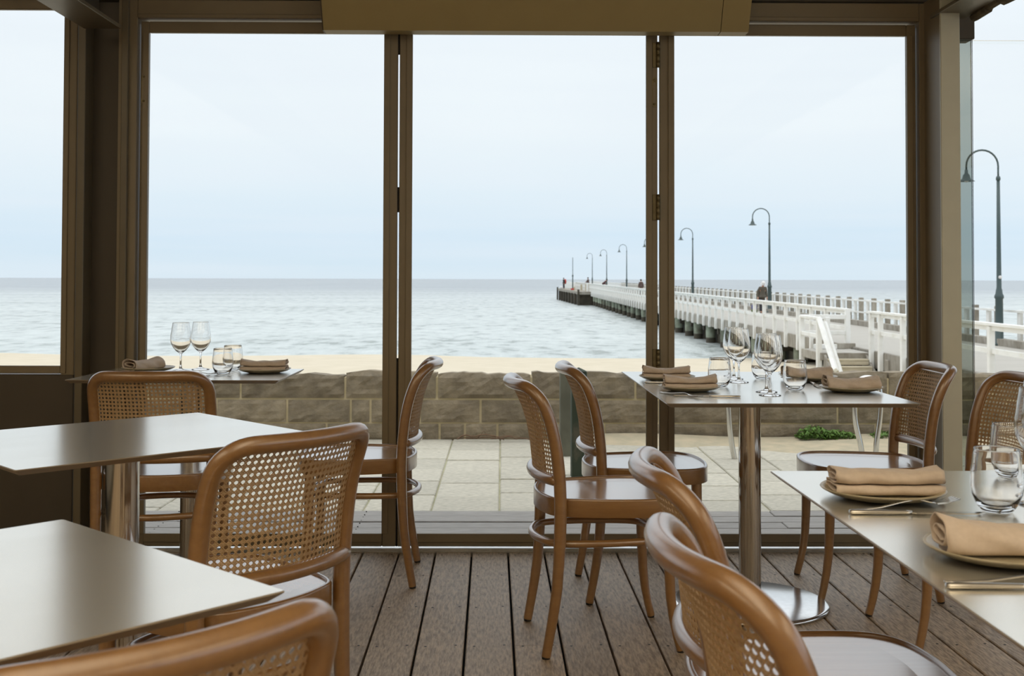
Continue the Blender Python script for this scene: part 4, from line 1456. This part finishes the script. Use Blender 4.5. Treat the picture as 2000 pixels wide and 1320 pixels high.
# ------------------------------------------------------------------ tables
def table(cx, cy, rot, lx, ly, label, base_r=0.262, top_z=0.74):
    p = W(cx, cy, 0)
    t = empty('cafe_table', p, radians(rot) - YAW, label, 'table', 'pedestal tables with pale tops')
    th, ins, r = 0.013, 0.014, 0.004
    b = MB()
    def rr(hx, hy, rad, z):
        out = []
        for (sx, sy, a0) in ((1, 1, 0), (-1, 1, pi / 2), (-1, -1, pi), (1, -1, 1.5 * pi)):
            for i in range(4):
                a = a0 + pi / 2 * i / 3
                out.append((sx * (hx - rad) + rad * cos(a), sy * (hy - rad) + rad * sin(a), z))
        return out
    rings = [rr(lx / 2 - 0.0015, ly / 2 - 0.0015, r, top_z), rr(lx / 2, ly / 2, r, top_z - 0.0015), rr(lx / 2 - 0.001, ly / 2 - 0.001, r, top_z - 0.003), rr(lx / 2 - ins, ly / 2 - ins, r, top_z - th)]
    n = 16
    V = [q for rg in rings for q in rg]
    b.add(V, [tuple(range(n))])
    b.cur = 1
    F = []
    for i in range(3):
        F += [(i * n + k, (i + 1) * n + k, (i + 1) * n + (k + 1) % n, i * n + (k + 1) % n) for k in range(n)]
    F.append(tuple(reversed(range(3 * n, 4 * n))))
    bb = len(b.v) - len(V)
    for f in F:
        b.f.append(tuple(bb + q for q in f)); b.mi.append(1); b.sm.append(False)
    b.build('tabletop', [M_top, M_edge], t)
    b = MB()
    b.smooth = True
    b.lathe([(0.0375, 0.012), (0.0375, top_z - th - 0.006)], 32)
    b.build('pedestal', M_steel, t)
    b = MB()
    b.smooth = True
    b.lathe([(0, 0.018), (base_r - 0.012, 0.013), (base_r - 0.003, 0.0105), (base_r, 0.006), (base_r, 0.0), (0, 0)], 64)
    bd = b.build('base_plate', M_basesteel, t)
    b = MB()
    b.smooth = True
    b.lathe([(0.0376, 0.016), (0.043, 0.016), (0.043, 0.022), (0.0376, 0.026)], 32)
    b.build('collar', M_steel, bd)
    MB().cbox(-0.15, 0.15, -0.03, 0.03, top_z - th - 0.006, top_z - th + 0.0005, 0.001).build('mounting_plate', M_pad, t)
    return t
TABLES = [
    (0.812, 3.855, 1.1, 0.745, 1.13, 'set table for four by the folding doors with wine glasses and napkins'),
    (0.868, 1.620, 0.9, 0.745, 1.04, 'near set table with two napkins on plates in the corner'),
    (-0.885, 2.575, 44.0, 0.70, 0.60, 'bare pale table behind the large cane chair, turned at an angle'),
    (-0.703, 1.245, 47.0, 0.70, 0.56, 'near bare pale table, closest to the viewer'),
    (-1.203, 4.245, 0.3, 0.755, 0.51, 'small window table with two wine glasses against the door'),
]
for tb in TABLES:
    table(*tb)

# ------------------------------------------------------------------ table settings
TZ = 0.7402
def lathe_proto(name, prof_pts, mtl, cat, group, n=40):
    b = MB()
    b.smooth = True
    b.lathe(prof_pts, n)
    me = b.mesh(name, mtl)
    fix_normals(me)
    return (name, me, cat, group)
def place(pr, xc, yc, label, z=TZ, rot=0.0, scale=1.0):
    name, me, cat, group = pr
    o = link(name, me, None, W(xc, yc, z), rot - YAW)
    o.scale = (scale,) * 3
    return tag(o, label, cat, group)
# wine glass profile: outer up, inner down
outer = [(0.0, 0.0), (0.034, 0.0), (0.0345, 0.0015), (0.030, 0.003), (0.012, 0.0065), (0.0055, 0.012), (0.0036, 0.025), (0.0034, 0.055), (0.0042, 0.066), (0.010, 0.072), (0.020, 0.080), (0.030, 0.093), (0.0372, 0.108), (0.0395, 0.122), (0.0388, 0.138), (0.0358, 0.160), (0.0328, 0.178), (0.03165, 0.1865), (0.0315, 0.1872), (0.0311, 0.1876)]
inner = [(0.0307, 0.1876), (0.03045, 0.1871), (0.0306, 0.1864), (0.0318, 0.178), (0.0348, 0.160), (0.0378, 0.138), (0.0385, 0.122), (0.0361, 0.108), (0.0288, 0.094), (0.0185, 0.082), (0.008, 0.0755), (0.0, 0.0745)]
WINE = lathe_proto('wine_glass', outer + inner, M_glass, 'wine glass', 'empty stemmed wine glasses')
to = [(0.0, 0.0), (0.020, 0.0), (0.024, 0.002), (0.031, 0.012), (0.0375, 0.028), (0.0392, 0.042), (0.0382, 0.062), (0.0355, 0.084), (0.0337, 0.0965), (0.0335, 0.0975), (0.0331, 0.0980)]
ti = [(0.0326, 0.0980), (0.0323, 0.0974), (0.03235, 0.0964), (0.0342, 0.084), (0.0368, 0.062), (0.0377, 0.042), (0.0358, 0.029), (0.029, 0.015), (0.018, 0.0085), (0.0, 0.0075)]
TUMBLER = lathe_proto('tumbler', to + ti, M_glass, 'tumbler', 'stemless water tumblers')
PLATE = lathe_proto('side_plate', [(0, 0), (0.055, 0.0), (0.060, 0.001), (0.085, 0.007), (0.098, 0.0135), (0.1005, 0.016), (0.099, 0.0175), (0.094, 0.0155), (0.080, 0.0095), (0.060, 0.0055), (0, 0.005)], M_plate, 'plate', 'stoneware side plates', 56)

def fold_path(kind):
    """Cross section (across, up) of the folded and rolled cloth."""
    P = []
    if kind == 'double':
        P += [(0.018, 0.029), (0.008, 0.0315), (-0.004, 0.0325), (-0.014, 0.031), (-0.021, 0.0275), (-0.016, 0.0245), (0.0, 0.0235), (0.016, 0.0238)]
        P += [(0.027, 0.026), (0.031, 0.031), (0.026, 0.0365), (0.010, 0.0395), (-0.010, 0.0395), (-0.026, 0.0365), (-0.0325, 0.029), (-0.0305, 0.0225), (-0.022, 0.0195), (0.0, 0.019), (0.02, 0.0188)]
        P += [(0.033, 0.0175), (0.038, 0.011), (0.036, 0.004), (0.026, 0.0015), (0.0, 0.001), (-0.026, 0.0015), (-0.0355, 0.0045), (-0.037, 0.010), (-0.031, 0.0150), (-0.015, 0.0155), (0.01, 0.015), (0.026, 0.0135), (0.029, 0.009), (0.02, 0.006), (-0.02, 0.006)]
    else:
        P += [(-0.012, 0.016), (0.006, 0.017), (0.018, 0.021), (0.016, 0.0265), (0.0, 0.029), (-0.018, 0.0275), (-0.026, 0.021), (-0.024, 0.0125), (-0.008, 0.0095), (0.014, 0.0095)]
        P += [(0.028, 0.014), (0.032, 0.023), (0.027, 0.0325), (0.012, 0.038), (-0.010, 0.0385), (-0.026, 0.034), (-0.0355, 0.025), (-0.038, 0.012), (-0.034, 0.004), (-0.02, 0.001), (0.005, 0.001), (0.03, 0.001)]
    return spline([(x, z, 0) for x, z in P], 3)
def napkin_mesh(kind, L, seed, sag=0.006, flare=0.005):
    rnd = random.Random(seed)
    sec = fold_path(kind)
    ph = [rnd.uniform(0, 6.28) for _ in range(5)]
    N = 26
    V, F = [], []
    m = len(sec)
    zmax = max(q.y for q in sec)
    for i in range(N + 1):
        u = i / N
        x = (u - 0.5) * L
        endf = (abs(u - 0.5) * 2) ** 2.2
        h = 1.0 + (flare * endf - sag * (1 - endf)) / zmax + 0.03 * sin(u * 9 + ph[0])
        wd = 1.0 + 0.05 * sin(u * 7 + ph[1]) - 0.05 * (1 - endf)
        tw = 0.02 * sin(u * 5 + ph[2])
        for k, q in enumerate(sec):
            frac = q.y / zmax
            y = q.x * wd + 0.0018 * sin(u * 14 + frac * 6 + ph[3])
            z = q.y * (1 + (h - 1) * frac) + 0.0010 * frac * sin(u * 21 + q.x * 120 + ph[4])
            x2 = x + (0.0010 * sin(k * 0.9 + ph[1]) if i in (0, N) else 0)
            V.append((x2, y + tw * z, z))
    for i in range(N):
        for k in range(m - 1):
            a = i * m + k
            F.append((a, a + 1, a + m + 1, a + m))
    b = MB()
    b.smooth = True
    me = b.add(V, F).mesh('napkin', M_napkin)
    return me
def napkin(kind, L, seed, xc, yc, rot, label, z=TZ + 0.0075, **kw):
    o = link('napkin', napkin_mesh(kind, L, seed, **kw), None, W(xc, yc, z), rot - YAW)
    md = o.modifiers.new('cloth', 'SOLIDIFY')
    md.thickness = 0.0022
    md.offset = 0
    return tag(o, label, 'napkin', 'rolled linen napkins on plates')

def fork_mesh():
    b = MB()
    b.smooth = True
    L = 0.19
    tab = [(0.0, 0.0032, 0.004), (0.012, 0.0062, 0.003), (0.05, 0.0058, 0.004), (0.09, 0.0038, 0.009), (0.115, 0.0028, 0.011), (0.128, 0.0034, 0.0085), (0.138, 0.0095, 0.0055), (0.150, 0.0118, 0.0035)]
    V, F = [], []
    for x, w_, z in tab:
        V += [(x, -w_, z), (x, 0, z + 0.0012), (x, w_, z), (x, 0, z - 0.0016)]
    for i in range(len(tab) - 1):
        for k in range(4):
            F.append((4 * i + k, 4 * i + (k + 1) % 4, 4 * i + 4 + (k + 1) % 4, 4 * i + 4 + k))
    F += [(3, 2, 1, 0), tuple(4 * (len(tab) - 1) + k for k in range(4))]
    b.add(V, F)
    b.smooth = False
    for k in range(4):
        y = (k - 1.5) * 0.0062
        for (xa, za, xb_, zb_) in ((0.147, 0.0036, 0.168, 0.0035), (0.168, 0.0035, 0.19, 0.0075)):
            h_ = 0.0012
            b.add([(xa, y - 0.0015, za - h_), (xa, y + 0.0015, za - h_), (xa, y + 0.0015, za + h_), (xa, y - 0.0015, za + h_), (xb_, y - 0.001, zb_ - h_), (xb_, y + 0.001, zb_ - h_), (xb_, y + 0.001, zb_ + h_), (xb_, y - 0.001, zb_ + h_)],
                  ((0, 3, 2, 1), (4, 5, 6, 7), (0, 1, 5, 4), (1, 2, 6, 5), (2, 3, 7, 6), (3, 0, 4, 7)))
    me = b.mesh('fork', M_cut)
    fix_normals(me)
    return me
def knife_meshes():
    b = MB()
    b.smooth = True
    tab = [(0.0, 0.005, 0.0028), (0.004, 0.0068, 0.0036), (0.03, 0.0066, 0.0036), (0.085, 0.0052, 0.0032), (0.095, 0.0046, 0.0028)]
    V, F = [], []
    for x, w_, h_ in tab:
        for k in range(8):
            a = 2 * pi * k / 8
            V.append((x, w_ * cos(a), 0.0038 + h_ * sin(a)))
    for i in range(len(tab) - 1):
        for k in range(8):
            F.append((8 * i + k, 8 * i + (k + 1) % 8, 8 * i + 8 + (k + 1) % 8, 8 * i + 8 + k))
    F += [tuple(range(7, -1, -1)), tuple(8 * (len(tab) - 1) + k for k in range(8))]
    b.add(V, F)
    me = b.mesh('handle', M_cut)
    fix_normals(me)
    b2 = MB()
    b2.prism([(0.093, -0.0035), (0.10, -0.0085), (0.17, -0.0095), (0.195, -0.0075), (0.206, 0.0), (0.20, 0.0055), (0.17, 0.0062), (0.093, 0.0045)], 0.0030, 0.0044)
    me2 = b2.mesh('blade', M_cut)
    fix_normals(me2)
    return me, me2
FORK = fork_mesh()
KH, KB = knife_meshes()
def fork(xa, ya, xb, yb, label, z=TZ, tilt=0.0):
    o = link('fork', FORK, None, W(xa, ya, z + 0.0005), atan2(yb - ya, xb - xa) - YAW)
    o.rotation_euler = (0, -tilt, o.rotation_euler.z)
    return tag(o, label, 'fork', 'steel forks')
def knife(xa, ya, xb, yb, label, z=TZ):
    t = empty('knife', W(xa, ya, z), atan2(yb - ya, xb - xa) - YAW, label, 'knife', 'steel table knives')
    link('handle', KH, t)
    link('blade', KB, t)
    return t

# window table
place(WINE, -1.283, 4.375, 'wine glass on the window table, nearer the steel column')
place(WINE, -1.228, 4.455, 'wine glass on the window table, beside the pair of tumblers')
place(TUMBLER, -1.084, 4.235, 'tumbler on the window table, in front with the fork before it')
place(TUMBLER, -1.092, 4.42, 'tumbler on the window table, overlapped behind the other one')
place(PLATE, -0.945, 4.315, 'side plate at the corner of the window table')
napkin('double', 0.172, 11, -0.945, 4.315, 0.02, 'folded napkin on the window table beside the tumblers', sag=0.004)
place(PLATE, -1.405, 4.365, 'side plate half hidden behind the chair back on the window table')
napkin('roll', 0.17, 12, -1.425, 4.365, 1.2, 'shadowed napkin on the window table under the wine glasses')
fork(-1.20, 4.07, -1.105, 4.235, 'fork on the window table with tines against the tumbler')
knife(-1.165, 4.06, -1.04, 4.225, 'knife on the window table pointing to the tumblers')

# set table by the doors
place(WINE, 0.798, 3.965, 'wine glass on the set table, front of the pair near the middle door')
place(WINE, 0.806, 4.095, 'wine glass on the set table, rear of the pair near the middle door')
place(WINE, 0.805, 3.52, 'wine glass closest to the front edge of the set table')
place(WINE, 0.818, 3.625, 'wine glass just behind the frontmost one on the set table')
place(TUMBLER, 0.700, 3.80, 'tumbler on the set table between napkins and wine glasses')
place(TUMBLER, 0.926, 3.69, 'tumbler on the set table in front of the rear right napkin')
place(TUMBLER, 0.910, 4.10, 'tumbler on the set table behind the front wine glasses')
place(PLATE, 0.556, 4.04, 'side plate at the back of the set table, door mullion behind')
place(PLATE, 0.577, 3.665, 'side plate at the front of the set table with a fork before it')
place(PLATE, 1.066, 4.05, 'side plate behind the tumbler on the set table, steps side')
place(PLATE, 1.098, 3.655, 'side plate at the front corner of the set table near the column chair')
napkin('double', 0.166, 1, 0.553, 4.045, -0.04, 'double folded napkin at the back of the set table, door mullion behind')
napkin('double', 0.168, 2, 0.578, 3.665, -0.02, 'double folded napkin at the front of the set table with fork before it')
napkin('roll', 0.17, 3, 1.058, 4.05, 0.05, 'rolled napkin behind the tumbler on the set table, steps side')
napkin('roll', 0.172, 4, 1.098, 3.655, 0.03, 'rolled napkin at the front corner of the set table near the column chair')
fork(0.472, 3.575, 0.565, 3.425, 'fork lying at an angle on the front edge of the set table')
knife(0.700, 3.452, 0.50, 3.478, 'knife along the front edge of the set table')
knife(0.462, 3.925, 0.66, 3.905, 'knife by the rear plate of the set table, at the chair edge')
fork(0.468, 3.905, 0.66, 3.88, 'fork by the rear plate of the set table, at the chair edge')
knife(1.045, 3.955, 1.028, 3.76, 'knife behind the front corner plate of the set table')
fork(1.075, 3.965, 1.06, 3.78, 'fork behind the front corner plate of the set table')
knife(1.035, 4.36, 1.02, 4.17, 'knife behind the rear plate of the set table, steps side')

# near set table
place(PLATE, 0.615, 1.875, 'side plate at the far corner of the near table')
napkin('double', 0.176, 5, 0.620, 1.878, -0.03, 'double folded napkin at the far corner of the near table', flare=0.003, sag=0.004)
place(PLATE, 0.640, 1.47, 'closest side plate on the near table, cut by the picture edge')
napkin('roll', 0.19, 6, 0.652, 1.475, -0.05, 'closest rolled napkin on the near table, cut by the picture edge', flare=0.009)
knife(0.520, 1.742, 0.72, 1.735, 'knife in front of the far plate on the near table')
fork(0.526, 1.752, 0.70, 1.80, 'fork resting across the knife before the far plate of the near table', tilt=0.03)
knife(0.508, 1.325, 0.71, 1.318, 'knife in front of the closest plate on the near table')
fork(0.512, 1.340, 0.71, 1.346, 'fork in front of the closest plate on the near table')
place(TUMBLER, 0.757, 1.765, 'tumbler on the near table beyond the knife blade')
place(WINE, 0.850, 1.815, 'wine glass on the near table at the picture edge, in front')
place(WINE, 0.912, 1.935, 'wine glass on the near table at the picture edge, behind')
place(TUMBLER, 0.912, 2.06, 'tumbler far back on the near table before the corner chair')

# ------------------------------------------------------------------ guides for daylight through the glazed front
area_light('portal_front', (0.0, FY + 0.2, 1.1), (-pi / 2, 0, 0), 4.0, 2.2, 1.0, (1, 1, 1), True)
area_light('portal_window', (-3.2, FY + 0.2, 1.45), (-pi / 2, 0, 0), 2.8, 1.5, 1.0, (1, 1, 1), True)
area_light('portal_pane', (3.2, FY + 0.2, 1.3), (-pi / 2, 0, 0), 2.6, 2.6, 1.0, (1, 1, 1), True)
area_light('portal_side', (4.65, 1.0, 1.45), (0, pi / 2, 0), 1.5, 7.0, 1.0, (1, 1, 1), True)
SC.cycles.max_bounces = 12
SC.cycles.transparent_max_bounces = 16
SC.cycles.transmission_bounces = 12
SC.cycles.caustics_reflective = False
